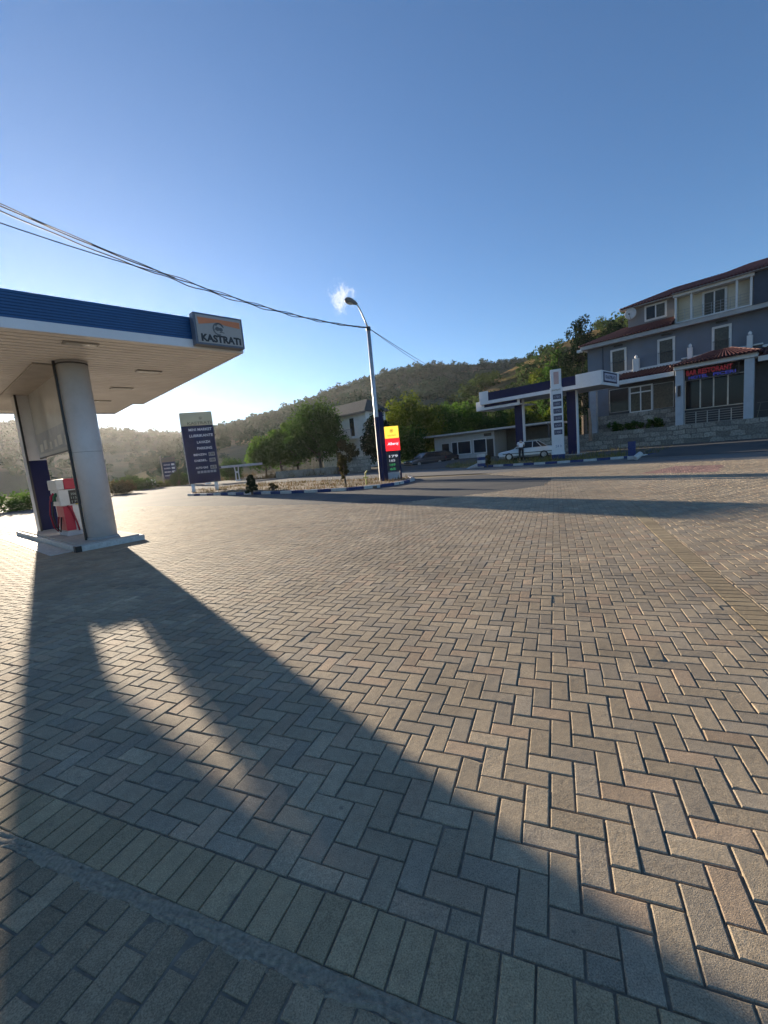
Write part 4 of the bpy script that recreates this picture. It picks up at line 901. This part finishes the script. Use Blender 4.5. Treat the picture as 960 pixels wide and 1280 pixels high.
# ------------------------------------------------------------------ cars
def car(name, label, loc, rz, paint, wagon=False):
    t = thing(name, label, 'car', loc, rz)
    L_ = 4.35; hw = .83
    prof = [(0.0, .42, .50, .72), (.04, .26, .60, .78), (.3, .22, .70, .82), (.9, .22, .78, hw), (1.25, .22, .86, hw), (1.5, .22, .9, hw), (2.6, .22, .92, hw), (3.5, .22, .93, hw), (3.95, .24, .92 if not wagon else .95, .82), (4.28, .3, .86, .78), (4.35, .42, .72, .74)]
    mb = MB(); vs = []; n = 10
    for x, zb, zt, w in prof:
        zm = zb+(zt-zb)*.62
        vs += [(x, -w*.86, zb), (x, -w, zb+.12), (x, -w, zm), (x, -w*.93, zt-.03), (x, -w*.8, zt), (x, w*.8, zt), (x, w*.93, zt-.03), (x, w, zm), (x, w, zb+.12), (x, w*.86, zb)]
    k = len(prof); fs = [(i*n+j, (i+1)*n+j, (i+1)*n+(j+1) % n, i*n+(j+1) % n) for i in range(k-1) for j in range(n)]
    fs += [tuple(range(n)), tuple(range((k-1)*n, k*n))[::-1]]
    mb.add(vs, [f[::-1] for f in fs]); bod = mb.build('body', paint, t, smooth=True)
    bod.modifiers.new('es', 'EDGE_SPLIT').split_angle = R(35)
    xa, xb, xc, xd = 1.28, 2.0, (3.1 if not wagon else 3.75), (3.72 if not wagon else 4.2)
    b0 = [(xa, -.72, .88), (xd, -.74, .91), (xd, .74, .91), (xa, .72, .88)]; t0 = [(xb, -.58, 1.36), (xc, -.58, 1.36), (xc, .58, 1.36), (xb, .58, 1.36)]
    mb = MB(); mb.add(b0+t0, [(0, 1, 5, 4), (1, 2, 6, 5), (2, 3, 7, 6), (3, 0, 4, 7)]); mb.build('windows', GLASS, t)
    mb = MB(); mb.add([(xb-.03, -.6, 1.355), (xc+.03, -.6, 1.355), (xc+.03, .6, 1.355), (xb-.03, .6, 1.355), (xb+.15, -.5, 1.41), (xc-.1, -.5, 1.41), (xc-.1, .5, 1.41), (xb+.15, .5, 1.41)], [(0, 3, 2, 1), (4, 5, 6, 7), (0, 1, 5, 4), (1, 2, 6, 5), (2, 3, 7, 6), (3, 0, 4, 7)]); mb.build('roof', paint, t, smooth=True)
    mb = MB()
    for s in (-1, 1):
        for p, q in (((xa, .72, .88), (xb, .59, 1.36)), ((xd, .74, .91), (xc, .59, 1.36)), (((xa+xd)/2+.1, .74, .9), ((xb+xc)/2+.1, .59, 1.36)), ((xd-.45, .74, .9), (xc-.2, .59, 1.36))):
            mb.tube([(p[0], p[1]*s, p[2]), (q[0], q[1]*s, q[2])], .03, 6)
    mb.build('pillars', paint, t)
    mb = MB()
    for s in (-1, 1): mb.box(.35, 4.0, min(s*hw, s*(hw+.015)), max(s*hw, s*(hw+.015)), .5, .56)
    mb.build('side_trim', DKGREY, t)
    for x in (.82, 3.42):
        for s in (-1, 1):
            mb = MB(); mb.disc_y(x, .30, .30, s*.62 if s < 0 else .62, s*.845, 24) if s > 0 else mb.disc_y(x, .30, .30, -.845, -.62, 24)
            w = mb.build('wheel', TYRE, t, bevel=.02)
            mb = MB(); mb.disc_y(x, .30, .19, (.846 if s > 0 else -.856), (.856 if s > 0 else -.846), 20); mb.build('rim', RIM, w)
    for s in (-1, 1):
        MB().box(-.012, .05, min(s*.42, s*.72), max(s*.42, s*.72), .52, .64).build('headlight', mat('headlight_lens', (.6, .6, .58), .1), t, bevel=.01)
        MB().box(4.28, 4.37, min(s*.45, s*.74), max(s*.45, s*.74), .62, .8).build('tail_light', mat('tail_lens', (.3, .02, .02), .2), t, bevel=.01)
    MB().box(-.06, .06, -.78, .78, .28, .44).box(4.3, 4.41, -.76, .76, .3, .46).build('bumper', DKGREY, t, bevel=.02)
    MB().box(1.45, 1.6, -.95, -.8, .92, 1.04).box(1.45, 1.6, .8, .95, .92, 1.04).build('mirror', paint, t, bevel=.02)
    return t
SILV = mat('car_silver', (.5, .51, .51), .3, metal=.3, var=.05); DARKP = mat('car_dark_grey', (.06, .065, .075), .25, metal=.4); BLUP = mat('car_dark_blue', (.03, .035, .05), .25, metal=.4)
a = gp(624, 572.5, .12); car('parked_car', 'silver saloon car parked side-on with a man leaning into its window', (a[0]*.86, a[1]*.86, .1), R(-36), SILV)
sc_ = COL.objects['parked_car']; sc_.location = (at(623, 572, 34.8)[0], 34.8, .16); sc_.rotation_euler = (0, 0, R(-16))
a = at(509, 572, 43); car('parked_car', 'dark grey estate car parked under the trees left of the low building', (a[0], 43, 0), R(30), DARKP, True)
a = at(528, 572, 45.5); car('parked_car', 'dark blue car parked directly behind the dark grey estate car', (a[0], 45.8, 0), R(28), BLUP)

# ------------------------------------------------------------------ person leaning at the silver car
def skin_mesh(name, verts, edges, radii, m, parent, root=0):
    me = bpy.data.meshes.new(name); me.from_pydata(verts, edges, []); me.materials.append(m)
    o = bpy.data.objects.new(name, me); COL.objects.link(o)
    if parent: o.parent = parent
    me.attributes.new('tmp', 'FLOAT', 'POINT') if False else None
    sk = o.modifiers.new('skin', 'SKIN'); 
    lay = me.skin_vertices[0] if me.skin_vertices else None
    if lay is None: 
        bm_ = __import__('bmesh').new(); bm_.from_mesh(me); bm_.verts.layers.skin.verify(); bm_.to_mesh(me); bm_.free(); lay = me.skin_vertices[0]
    for i, r_ in enumerate(radii):
        lay.data[i].radius = r_ if isinstance(r_, tuple) else (r_, r_); lay.data[i].use_root = (i == root)
    sk.use_smooth_shade = True
    ss = o.modifiers.new('sub', 'SUBSURF'); ss.levels = 1; ss.render_levels = 2
    return o
pc = at(652, 574, 33.2)
per = thing('person', 'man in white shirt and dark trousers bending at the silver car window, back to us', 'person', (pc[0], 33.2, .13), R(-16))
SKIN = mat('skin', (.4, .26, .19), .5); SHIRT = mat('white_shirt', (.72, .72, .72), .8); TROU = mat('dark_trousers', (.02, .022, .03), .8); HAIR = mat('dark_hair', (.02, .016, .013), .7)
# local +y = towards the car; pelvis at z .95, torso leaning forward
V = [(0, 0, .95), (0, .12, 1.15), (0, .25, 1.34), (0, .33, 1.42), (0, .40, 1.47), (0, .47, 1.52),
     (-.1, 0, .90), (-.12, .02, .5), (-.12, -.03, .08), (-.12, .12, .03), (.1, 0, .90), (.12, .03, .5), (.12, -.02, .08), (.12, .13, .03),
     (-.19, .29, 1.36), (-.27, .38, 1.13), (-.22, .55, 1.02), (-.2, .64, 1.02), (.19, .29, 1.36), (.27, .38, 1.13), (.22, .55, 1.02), (.2, .64, 1.02)]
Ed = [(0, 1), (1, 2), (2, 3), (3, 4), (4, 5), (0, 6), (6, 7), (7, 8), (8, 9), (0, 10), (10, 11), (11, 12), (12, 13), (2, 14), (14, 15), (15, 16), (16, 17), (2, 18), (18, 19), (19, 20), (20, 21)]
Rd = [(.13, .09), (.15, .1), (.17, .1), (.06, .06), (.085, .1), (.08, .09), .06, .045, .04, .035, .06, .045, .04, .035, .06, .045, .036, .035, .06, .045, .036, .035]
skin_mesh('body', V, Ed, Rd, SKIN, per)
skin_mesh('shirt', [V[0], V[1], V[2], (0, .31, 1.4), V[14], (-.25, .355, 1.19), V[18], (.25, .355, 1.19)], [(0, 1), (1, 2), (2, 3), (2, 4), (4, 5), (2, 6), (6, 7)], [(.175, .135), (.175, .125), (.2, .135), (.11, .1), .09, .07, .09, .07], SHIRT, per)
skin_mesh('trousers', [(0, 0, .93), V[6], V[7], (-.12, -.03, .12), V[10], V[11], (.12, -.02, .12)], [(0, 1), (1, 2), (2, 3), (0, 4), (4, 5), (5, 6)], [(.165, .125), .105, .08, .07, .105, .08, .07], TROU, per)
hai = MB().lathe(0, 0, [(.03, 1.63), (.085, 1.6), (.105, 1.54), (.1, 1.48), (.06, 1.44)], 14).build('hair', HAIR, per, smooth=True); hai.location = (0, .45, -.01)
for s in (-1, 1): MB().box(s*.12-.05, s*.12+.05, -.09, .19, 0, .085).build('shoe', BLACK, per, bevel=.03)

# ------------------------------------------------------------------ hotel
O3 = np.array([23.68, 32.62])
ht = thing('hotel_building', 'grey three-storey hotel with red tiled roofs, balconies and white window surrounds', 'hotel', (O3[0], O3[1], 0), math.atan2(-.737, .676))
HG = mat('hotel_grey_wall', (.135, .16, .195), .8, var=.12, vscale=.5, dirt=.25); HG2 = mat('hotel_warm_grey', (.2, .2, .205), .8, var=.07, vscale=.6); HDK = mat('hotel_seam_shaded_bay', (.045, .06, .085), .8)  # HDK: seam colour, also the top-floor bay with its shade put into the colour
HWH = mat('hotel_white_trim', (.6, .6, .58), .6, var=.07, vscale=1.2, dirt=.12); CREAM = mat('loggia_cream', (.55, .5, .38), .7, var=.06)
XR = 9.0
MB().box(-8.4, XR, 3.0, 14, 1.7, 9.5).build('upper_wall', HG, ht)
MB().box(-7.1, -7.0, 2.975, 2.998, 6.9, 9.4).build('wall_joint', HDK, ht)
MB().box(-7.6, XR, 2.7, 3.0, 1.6, 6.7).build('ground_floor_wall', mat('ground_floor_dark', (.06, .06, .06), .8), ht) if False else None
# ground-floor glazed front
MB().box(-6.15, XR, 1.55, 2.95, 1.7, 5.6).build('ground_floor_front', mat('ground_floor_frame_dark', (.05, .05, .05), .7), ht)
def win(name, x0, x1, z0, z1, y, fm, gm, fr=.14, mull=(), parent=None, rail=0):
    f = MB().box(x0-fr, x1+fr, y-.08, y-.002, z0-fr, z1+fr).build(name, fm, parent or ht, bevel=.008)
    MB().box(x0, x1, y-.1, y-.081, z0, z1).build('pane', gm, f)
    for mx_ in mull: MB().box(mx_-.045, mx_+.045, y-.125, y-.101, z0, z1).build('mullion', fm, f)
    if rail:
        mb = MB()
        for k in range(9): mb.tube([(x0-.05+k*(x1-x0+.1)/8, y-.22, z0), (x0-.05+k*(x1-x0+.1)/8, y-.22, z0+rail)], .012, 5)
        mb.tube([(x0-.1, y-.22, z0+rail), (x1+.1, y-.22, z0+rail)], .02, 6); mb.build('railing', DKGREY, f)
    return f
CRM = mat('cream_frame', (.5, .47, .4), .5)
win('restaurant_window', -6.0, -4.55, 3.4, 5.3, 1.55, mat('thin_frame_grey', (.35, .35, .33), .5), GLASS, .05)
win('restaurant_door', -4.35, -2.85, 3.25, 5.2, 1.55, HWH, CURT, .12, (-3.6, ))
MB().box(-4.35, -2.85, 1.4, 1.44, 4.72, 4.82).build('transom', HWH, ht)
win('restaurant_window', -2.65, -1.3, 3.25, 5.2, 1.55, mat('thin_frame_grey', (.35, .35, .33), .5), CURT, .04)
win('restaurant_window', -.45, 3.05, 2.9, 5.05, 1.55, CRM, GLASS, .07, (.48, 1.3, 2.15))
win('restaurant_window', 4.6, 8.6, 3.2, 5.2, 1.55, CRM, GLASS, .06, (6.2, ))
MB().box(-7.5, -.95, 1.2, 1.5, 1.7, 3.15).build('terrace_wall', STONE, ht)
for x0, x1 in ((-.87, -.36), (3.2, 3.72)): MB().box(x0, x1, .2, .7, 1.62, 5.86).build('porch_column', mat('porch_column_paint', (.42, .45, .48), .7, var=.06), ht, bevel=.02)
MB().box(-.95, 3.9, .05, .75, 5.86, 6.15).box(-.95, -.6, .75, 1.5, 5.86, 6.15).box(3.55, 3.9, .75, 1.5, 5.86, 6.15).build('porch_beam', HWH, ht, bevel=.01)
MB().box(-.7, -.52, .1, .19, 3.9, 4.7).build('wall_lamp', BLACK, ht)
pr = MB(); pr.add([(-1.1, -.25, 6.15), (4.1, -.25, 6.15), (4.1, 2.9, 6.2), (-1.1, 2.9, 6.2), (1.2, 1.9, 6.95), (2.2, 1.9, 6.95), (.9, 2.95, 7.0), (2.6, 2.95, 7.0)], [(0, 1, 5, 4), (1, 2, 7, 5), (3, 0, 4, 6), (4, 5, 7, 6), (3, 2, 1, 0)])
def tiles(name, p00, p10, p11, p01, parent, m, step=.22, lift=.03):
    """rows of round cover tiles running up the slope p00-p10 (eave) to p01-p11 (top)"""
    p00, p10, p11, p01 = [Vector(p) for p in (p00, p10, p11, p01)]
    n = max(2, int((p10-p00).length/step)); mb = MB()
    mb.add([p00, p10, p11, p01], [(0, 1, 2, 3)])
    nrm = (p10-p00).cross(p01-p00).normalized()
    for i in range(n+1):
        s = i/n; a = p00.lerp(p10, s)+nrm*lift; b = p01.lerp(p11, s)+nrm*lift
        if (b-a).length < .15: continue
        k = max(2, int((b-a).length/.4)); pts = []; rad = []
        for q in range(k):
            pts += [a.lerp(b, q/k), a.lerp(b, (q+.96)/k)]; rad += [step*.36, step*.27]
        mb.tube(pts, rad, 6)
    return mb.build(name, m, parent)
prr = pr.build('porch_roof', TREAD, ht)
tiles('roof_tiles', (-1.1, -.27, 6.17), (4.1, -.27, 6.17), (2.2, 1.9, 6.97), (1.2, 1.9, 6.97), prr, TREAD)
MB().tube([(4.1, -.25, 6.2), (2.2, 1.9, 7.0)], .08, 8).tube([(-1.1, -.25, 6.2), (1.2, 1.9, 7.0)], .08, 8).build('hip_tiles', mat('hip_tile_pale', (.36, .2, .15), .7), prr)
tiles('lower_roof', (-5.2, .45, 5.9), (-1.05, .45, 5.9), (-1.05, 2.85, 6.72), (-5.2, 2.85, 6.72), ht, TREAD)
tiles('lower_roof', (3.95, .45, 5.9), (XR, .45, 5.9), (XR, 2.85, 6.72), (3.95, 2.85, 6.72), ht, TREAD)
MB().box(-5.25, -1.0, .4, .6, 5.55, 5.88).build('lower_eave_board', HWH, ht); MB().box(3.9, XR, .4, .6, 5.55, 5.88).build('lower_eave_board', HWH, ht)
MB().box(-5.25, -1.0, .6, 1.5, 5.6, 5.64).box(3.9, XR, .6, 1.5, 5.6, 5.64).build('lower_eave_soffit', mat('eave_soffit', (.3, .3, .29), .7), ht)
MB().box(-5.6, -1.05, 2.55, 2.99, 6.68, 6.86).box(-1.04, 3.9, 2.75, 2.99, 6.95, 7.05).box(3.91, XR, 2.55, 2.99, 6.68, 6.86).build('terrace_edge', HWH, ht)
for x0, x1 in ((-4.5, -3.95), (-.6, -.2), (3.0, 3.4)):
    p = MB().box(x0+.04, x1-.04, 2.4, 2.72, 6.6, 7.7).build('parapet_post', HWH, ht, bevel=.02); MB().lathe((x0+x1)/2, 2.56, [(.05, 7.7), (.12, 7.76), (.12, 7.9), (.03, 8.0)], 12).build('globe_lamp', mat('globe_glass', (.6, .6, .6), .2), p)
for x0, x1 in ((-6.35, -5.15), (-2.7, -1.55), (.95, 2.05)): win('french_window', x0+.12, x1-.12, 6.95, 8.75, 3.0, HWH, CURT, .17, (), rail=.85)
for x in (-5.75, -2.1, 1.5): MB().box(x-.35, x+.35, 2.88, 2.998, 9.12, 9.24).build('shutter_box', BLACK, ht)
# upper eave and main roof skirt
MB().box(-8.75, XR, 2.2, 2.42, 9.36, 9.68).box(-8.75, -8.5, 2.42, 14, 9.36, 9.68).build('upper_eave_board', mat('upper_eave_grey', (.36, .36, .35), .7), ht)
MB().box(-8.7, XR, 2.42, 3.0, 9.4, 9.46).build('upper_eave_soffit', MATS['eave_soffit'], ht)
mb = MB(); mb.add([(-8.8, 2.15, 9.68), (-1.65, 2.15, 9.68), (-1.65, 4.6, 10.85), (-5.6, 4.6, 10.85)], [(0, 1, 2, 3)]).add([(-1.64, 2.15, 9.68), (XR, 2.15, 9.68), (XR, 3.35, 9.79), (-1.64, 3.35, 9.79)], [(0, 1, 2, 3)]).add([(-8.8, 2.15, 9.68), (-5.6, 4.6, 10.85), (-5.6, 14, 10.85), (-8.8, 14, 9.68)], [(0, 1, 2, 3)])
mro = mb.build('main_roof', TREAD, ht)
tiles('roof_tiles', (-8.8, 2.13, 9.7), (-1.65, 2.13, 9.7), (-1.65, 4.4, 10.78), (-5.6, 4.4, 10.78), mro, TREAD)
MB().box(-8.95, -8.6, 1.95, 2.4, 9.2, 9.42).build('eave_lamp', mat('lamp_white_plastic', (.75, .75, .72), .4), ht)
# top floor
MB().box(-5.25, XR, 4.0, 12, 9.9, 12.2).build('top_floor_wall', HG2, ht)
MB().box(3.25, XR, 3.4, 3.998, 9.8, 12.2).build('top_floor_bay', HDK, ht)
win('top_window', -3.8, -2.45, 10.95, 11.95, 4.0, HWH, GLASS, .15, (-3.1, )); MB().box(-3.05, -2.48, 3.885, 3.898, 10.97, 11.93).build('half_curtain', CURT, ht)
# loggia: proud bay with recessed cream wall
MB().box(-1.6, 3.2, 3.3, 3.99, 9.78, 10.02).build('loggia_floor', HWH, ht)
MB().box(-1.5, 3.1, 3.985, 3.998, 10.02, 11.95).build('loggia_wall', CREAM, ht); MB().box(-1.6, -1.52, 3.45, 3.98, 10.02, 11.95).build('loggia_side', CREAM, ht)
for x in (-1.55, -.5, 2.3, 3.12): MB().box(x-.07, x+.07, 3.32, 3.46, 10.02, 11.95).build('loggia_post', HWH, ht, bevel=.01)
MB().box(-1.7, 3.3, 3.2, 3.99, 11.95, 12.15).build('loggia_lintel', HWH, ht)
win('loggia_door', .25, 1.5, 10.1, 11.75, 3.984, HWH, CURT, .16, (.88, ))
mb = MB()
for k in range(4): mb.tube([(-1.55, 3.36, 10.2+k*.22), (3.12, 3.36, 10.2+k*.22)], .012, 5)
for k in range(9): mb.tube([(-1.5+k*.57, 3.36, 10.02), (-1.5+k*.57, 3.36, 10.88)], .015, 5)
mb.build('loggia_railing', mat('railing_steel', (.3, .3, .3), .4, metal=.5), ht)
tr = MB(); tr.add([(-5.75, 3.4, 12.2), (-1.75, 3.4, 12.2), (-1.75, 2.9, 12.2), (3.45, 2.9, 12.2), (3.45, 2.9, 12.2), (XR, 2.9, 12.2), (XR, 8, 13.9), (-2.5, 8, 13.9), (-5.75, 12.5, 12.2)], [(0, 1, 7, 8), (1, 2, 3, 5, 6, 7)])
tro = tr.build('top_roof', TREAD, ht)
MB().box(-5.75, -1.76, 3.4, 4.0, 12.14, 12.2).box(-1.75, XR, 2.9, 4.0, 12.155, 12.2).build('top_roof_soffit', MATS['eave_soffit'], ht)
h2 = MB(); h2.add([(-.2, 5.2, 12.95), (XR, 5.2, 12.95), (XR, 11, 12.95), (-.2, 11, 12.95), (2.4, 8, 14.02), (XR, 8, 14.02)], [(0, 1, 5, 4), (3, 0, 4), (2, 3, 4, 5), (1, 2, 5)]); h2o = h2.build('rear_roof', TREAD, ht)
tiles('roof_tiles', (-.2, 5.18, 12.97), (XR, 5.18, 12.97), (XR, 7.95, 14.02), (2.4, 7.95, 14.02), h2o, TREAD)
MB().tube([(2.4, 8, 14.04), (XR, 8, 14.04)], .1, 8).tube([(-.2, 5.2, 12.98), (2.4, 8, 14.04)], .09, 8).build('ridge_tiles', TREAD, h2o)
tiles('roof_tiles', (-5.7, 3.38, 12.22), (-1.8, 3.38, 12.22), (-1.8, 7.8, 13.85), (-2.5, 7.8, 13.85), tro, TREAD)
tiles('roof_tiles', (-1.74, 2.88, 12.22), (XR, 2.88, 12.22), (XR, 7.8, 13.86), (-1.74, 7.8, 13.86), tro, TREAD)
# railings on the porch terrace and to the right
mb = MB()
for k in range(6): mb.tube([(-.3+k*.7, .45, 1.6), (-.3+k*.7, .45, 2.62)], .03, 6)
for k in range(6): mb.tube([(-.3, .45, 1.75+k*.17), (3.2, .45, 1.75+k*.17)], .014, 5)
mb.build('porch_railing', mat('railing_cream', (.4, .38, .33), .5), ht)
mb = MB()
for k in range(8): mb.tube([(3.9+k*.7, .45, 1.6), (4.1+k*.7, .45, 2.75)], .02, 6)
mb.tube([(3.9, .45, 2.75), (XR, .45, 2.75)], .025, 6).tube([(3.9, .45, 2.2), (XR, .45, 2.2)], .016, 6); mb.build('side_railing', mat('railing_olive', (.12, .12, .09), .5), ht)
NEONR = mat('neon_red', (.12, .006, .014), .4, emit=(1, .02, .06), estr=.03); NEONB = mat('neon_blue', (.03, .03, .2), .4, emit=(.06, .07, .6), estr=.09)
ns = thing('restaurant_sign', 'red and blue illuminated lettering hanging under the hotel porch beam', 'sign', (O3[0], O3[1], 0), math.atan2(-.737, .676))
MB().box(-.3, 2.9, .62, .66, 5.0, 5.08).build('rail', BLACK, ns)
text('lettering', 'BAR RESTORANT', (-.25, 2.5, 5.36, 5.74), NEONR, ns, origin=(0, .6, 0), bold=.03); text('lettering', 'HOTEL', (-.1, 1.1, 5.08, 5.3), NEONB, ns, origin=(0, .6, 0), bold=.02); text('lettering', 'PICERI', (1.4, 2.7, 5.08, 5.3), NEONB, ns, origin=(0, .6, 0), bold=.02)
MB().box(-.26, -.22, .63, .65, 5.08, 5.86).box(2.82, 2.86, .63, .65, 5.08, 5.86).build('hanger', BLACK, ns)
sd = thing('satellite_dish', 'round white satellite dish on the top-floor corner of the hotel', 'dish', (O3[0], O3[1], 0), math.atan2(-.737, .676))
mb = MB(); vs = []; n = 28; cx0, cy0, cz0 = -4.9, 3.5, 11.72
for i, (r_, d_) in enumerate(((0, .1), (.15, .09), (.3, .055), (.46, 0), (.46, .02), (.3, .075), (.15, .11), (0, .12))):
    for j in range(n): vs.append((cx0+r_*math.cos(2*math.pi*j/n), cy0+d_+.12*r_*math.sin(2*math.pi*j/n)*-1, cz0+r_*math.sin(2*math.pi*j/n)))
mb.add(vs, [(i*n+j, i*n+(j+1) % n, (i+1)*n+(j+1) % n, (i+1)*n+j) for i in range(7) for j in range(n)]); mb.build('reflector', mat('dish_white', (.55, .55, .55), .5), sd, smooth=True)
MB().tube([(cx0, cy0+.1, cz0), (cx0, 4.02, cz0-.1)], .03, 6).build('bracket', DKGREY, sd); MB().tube([(cx0, cy0+.05, cz0-.44), (cx0, cy0-.35, cz0-.1)], .015, 6).box(cx0-.05, cx0+.05, cy0-.42, cy0-.3, cz0-.14, cz0-.04).build('feed_arm', DKGREY, sd)

rw = MB().box(-14, XR, 0, .45, -.1, 1.62).build('retaining_wall', STONE); rw.location = (O3[0], O3[1], .1); rw.rotation_euler = (0, 0, math.atan2(-.737, .676)); tag(rw, 'long rough stone retaining wall along the foot of the hotel', 'wall')
MB().box(-14, XR, .45, 2.9, 1.2, 1.6).build('terrace_fill', CONC, rw)
def hotel_pt(x, y, z): return (O3[0]+.676*x+.737*y, O3[1]-.737*x+.676*y, z)
hr = np.random.default_rng(90)
for i, (x, w, hh) in enumerate(((-5.3, 1.0, .95), (-3.9, 1.3, .75), (-2.4, 1.0, .9))):
    lc = hr.uniform(-1, 1, (9, 3))*np.array([w*.55, .2, hh*.28])+np.array([0, 0, hh*.42]); P = hr.normal(0, 1, (900, 3)); P /= np.linalg.norm(P, axis=1)[:, None]; P *= hr.random((900, 1))**.4; P = P*np.array([w*.22, .2, hh*.3])*hr.uniform(.6, 1.3, (900, 1))+lc[hr.integers(0, 9, 900)]; P[:, 2] = np.maximum(P[:, 2], .02)
    V, F = cards(P, .12, rng=hr); p = hotel_pt(x, .85, 1.68); o = bulk('terrace_shrub', V, F, LF_B, hr.random(900)); o.location = p; o.rotation_euler = (0, 0, math.atan2(-.737, .676))
    tag(o, ['left dark shrub on the stone wall below the restaurant windows', 'middle low dark shrub on the stone wall below the restaurant door', 'right dark shrub on the stone wall beside the porch column'][i], 'shrub', 'shrubs on the stone wall')
pq = MB().box(-.26, .26, -.2, .2, 1.6, 5.4).build('corner_pillar', mat('corner_pillar_grey', (.3, .31, .33), .7), ht); pq.location = (-7.15, .9, 0)
# bare trunk between the canopy pillar and the hotel corner
a_ = at(738, 552, 37.5); o = MB().tube([(0, 0, 0), (.03, 0, 1.4), (-.05, 0, 2.8)], [.16, .13, .09], 8).build('tree_stump', mat('bare_trunk', (.3, .2, .14), .9, var=.2, bump=.5)); o.location = (a_[0], a_[1], 1.1); tag(o, 'bare brown trunk standing between the canopy pillar and the hotel corner', 'trunk')

# ------------------------------------------------------------------ cloud
cd = at(427, 372, 1500); rngc = np.random.default_rng(5)
import bmesh
bm = bmesh.new(); bmesh.ops.create_icosphere(bm, subdivisions=3, radius=1)
cm = bpy.data.meshes.new('cloud'); bm.to_mesh(cm); bm.free()
co = bpy.data.objects.new('cloud', cm); COL.objects.link(co); co.location = cd; co.scale = (66, 40, 82)
mt = bpy.data.materials.new('cloud_vapour'); mt.use_nodes = True; nt = mt.node_tree; N = nt.nodes; L = nt.links; N.remove(N['Principled BSDF'])
pv = N.new('ShaderNodeVolumePrincipled'); L.new(pv.outputs[0], N['Material Output'].inputs['Volume']); pv.inputs['Color'].default_value = (1, 1, 1, 1); pv.inputs['Anisotropy'].default_value = .35
tc = N.new('ShaderNodeTexCoord'); nz = N.new('ShaderNodeTexNoise'); nz.inputs['Scale'].default_value = 2.6; nz.inputs['Detail'].default_value = 8; nz.inputs['Roughness'].default_value = .66; nz.inputs['Distortion'].default_value = 1.1
L.new(tc.outputs['Object'], nz.inputs['Vector'])
ln = N.new('ShaderNodeVectorMath'); ln.operation = 'LENGTH'; L.new(tc.outputs['Object'], ln.inputs[0])
r1 = N.new('ShaderNodeMapRange'); r1.inputs[1].default_value = .2; r1.inputs[2].default_value = 1.0; r1.inputs[3].default_value = .06; r1.inputs[4].default_value = -.22; L.new(ln.outputs['Value'], r1.inputs[0])
ad = N.new('ShaderNodeMath'); ad.operation = 'ADD'; L.new(nz.outputs['Fac'], ad.inputs[0]); L.new(r1.outputs[0], ad.inputs[1])
r2 = N.new('ShaderNodeMapRange'); r2.inputs[1].default_value = .46; r2.inputs[2].default_value = .72; r2.inputs[4].default_value = .036; L.new(ad.outputs[0], r2.inputs[0]); L.new(r2.outputs[0], pv.inputs['Density'])
cm.materials.append(mt); tag(co, 'small wispy white cloud just above the street lamp', 'cloud', kind='stuff')

# ------------------------------------------------------------------ air haze
hz = MB().box(-760, 760, -120, 760, -1, 104).build('haze', bpy.data.materials.new('haze_air')); tag(hz, kind='stuff')
mt = hz.data.materials[0]; mt.use_nodes = True; nt = mt.node_tree; nt.nodes.remove(nt.nodes['Principled BSDF'])
pv = nt.nodes.new('ShaderNodeVolumePrincipled'); nt.links.new(pv.outputs[0], nt.nodes['Material Output'].inputs['Volume'])
pv.inputs['Color'].default_value = (.95, .95, .95, 1); pv.inputs['Density'].default_value = .00015; pv.inputs['Anisotropy'].default_value = .58
mt.cycles.homogeneous_volume = True if hasattr(mt.cycles, 'homogeneous_volume') else None

# ------------------------------------------------------------------ light
SAZ, SEL = -38.1, 10.6
w = bpy.data.worlds.new('World'); SC.world = w; w.use_nodes = True; nt = w.node_tree
sky = nt.nodes.new('ShaderNodeTexSky'); sky.sky_type = 'NISHITA'; sky.sun_disc = False
sky.sun_elevation = R(SEL); sky.sun_rotation = R(SAZ); sky.altitude = 800; sky.air_density = 1.0; sky.dust_density = .12; sky.ozone_density = 4.2
bg = nt.nodes['Background']; bg.inputs['Strength'].default_value = .082; nt.links.new(sky.outputs[0], bg.inputs['Color'])
sl = bpy.data.lights.new('sun', 'SUN'); sl.energy = 5.0; sl.angle = R(.55); sl.color = (1, .85, .65)
so = bpy.data.objects.new('sun', sl); COL.objects.link(so)
d = Vector((math.sin(R(SAZ))*math.cos(R(SEL)), math.cos(R(SAZ))*math.cos(R(SEL)), math.sin(R(SEL))))
so.rotation_euler = d.to_track_quat('Z', 'Y').to_euler(); so.location = (-20, 30, 30)

SC.render.engine = 'CYCLES'
SC.view_settings.view_transform = 'Standard'; SC.view_settings.look = 'None'; SC.view_settings.exposure = 1.36; SC.view_settings.gamma = 1
SC.cycles.use_denoising = True; SC.cycles.max_bounces = 6; SC.cycles.diffuse_bounces = 3; SC.cycles.glossy_bounces = 3; SC.cycles.transmission_bounces = 4; SC.cycles.volume_bounces = 0
SC.cycles.sample_clamp_indirect = 8; SC.cycles.volume_step_rate = 1.0; SC.cycles.volume_max_steps = 128
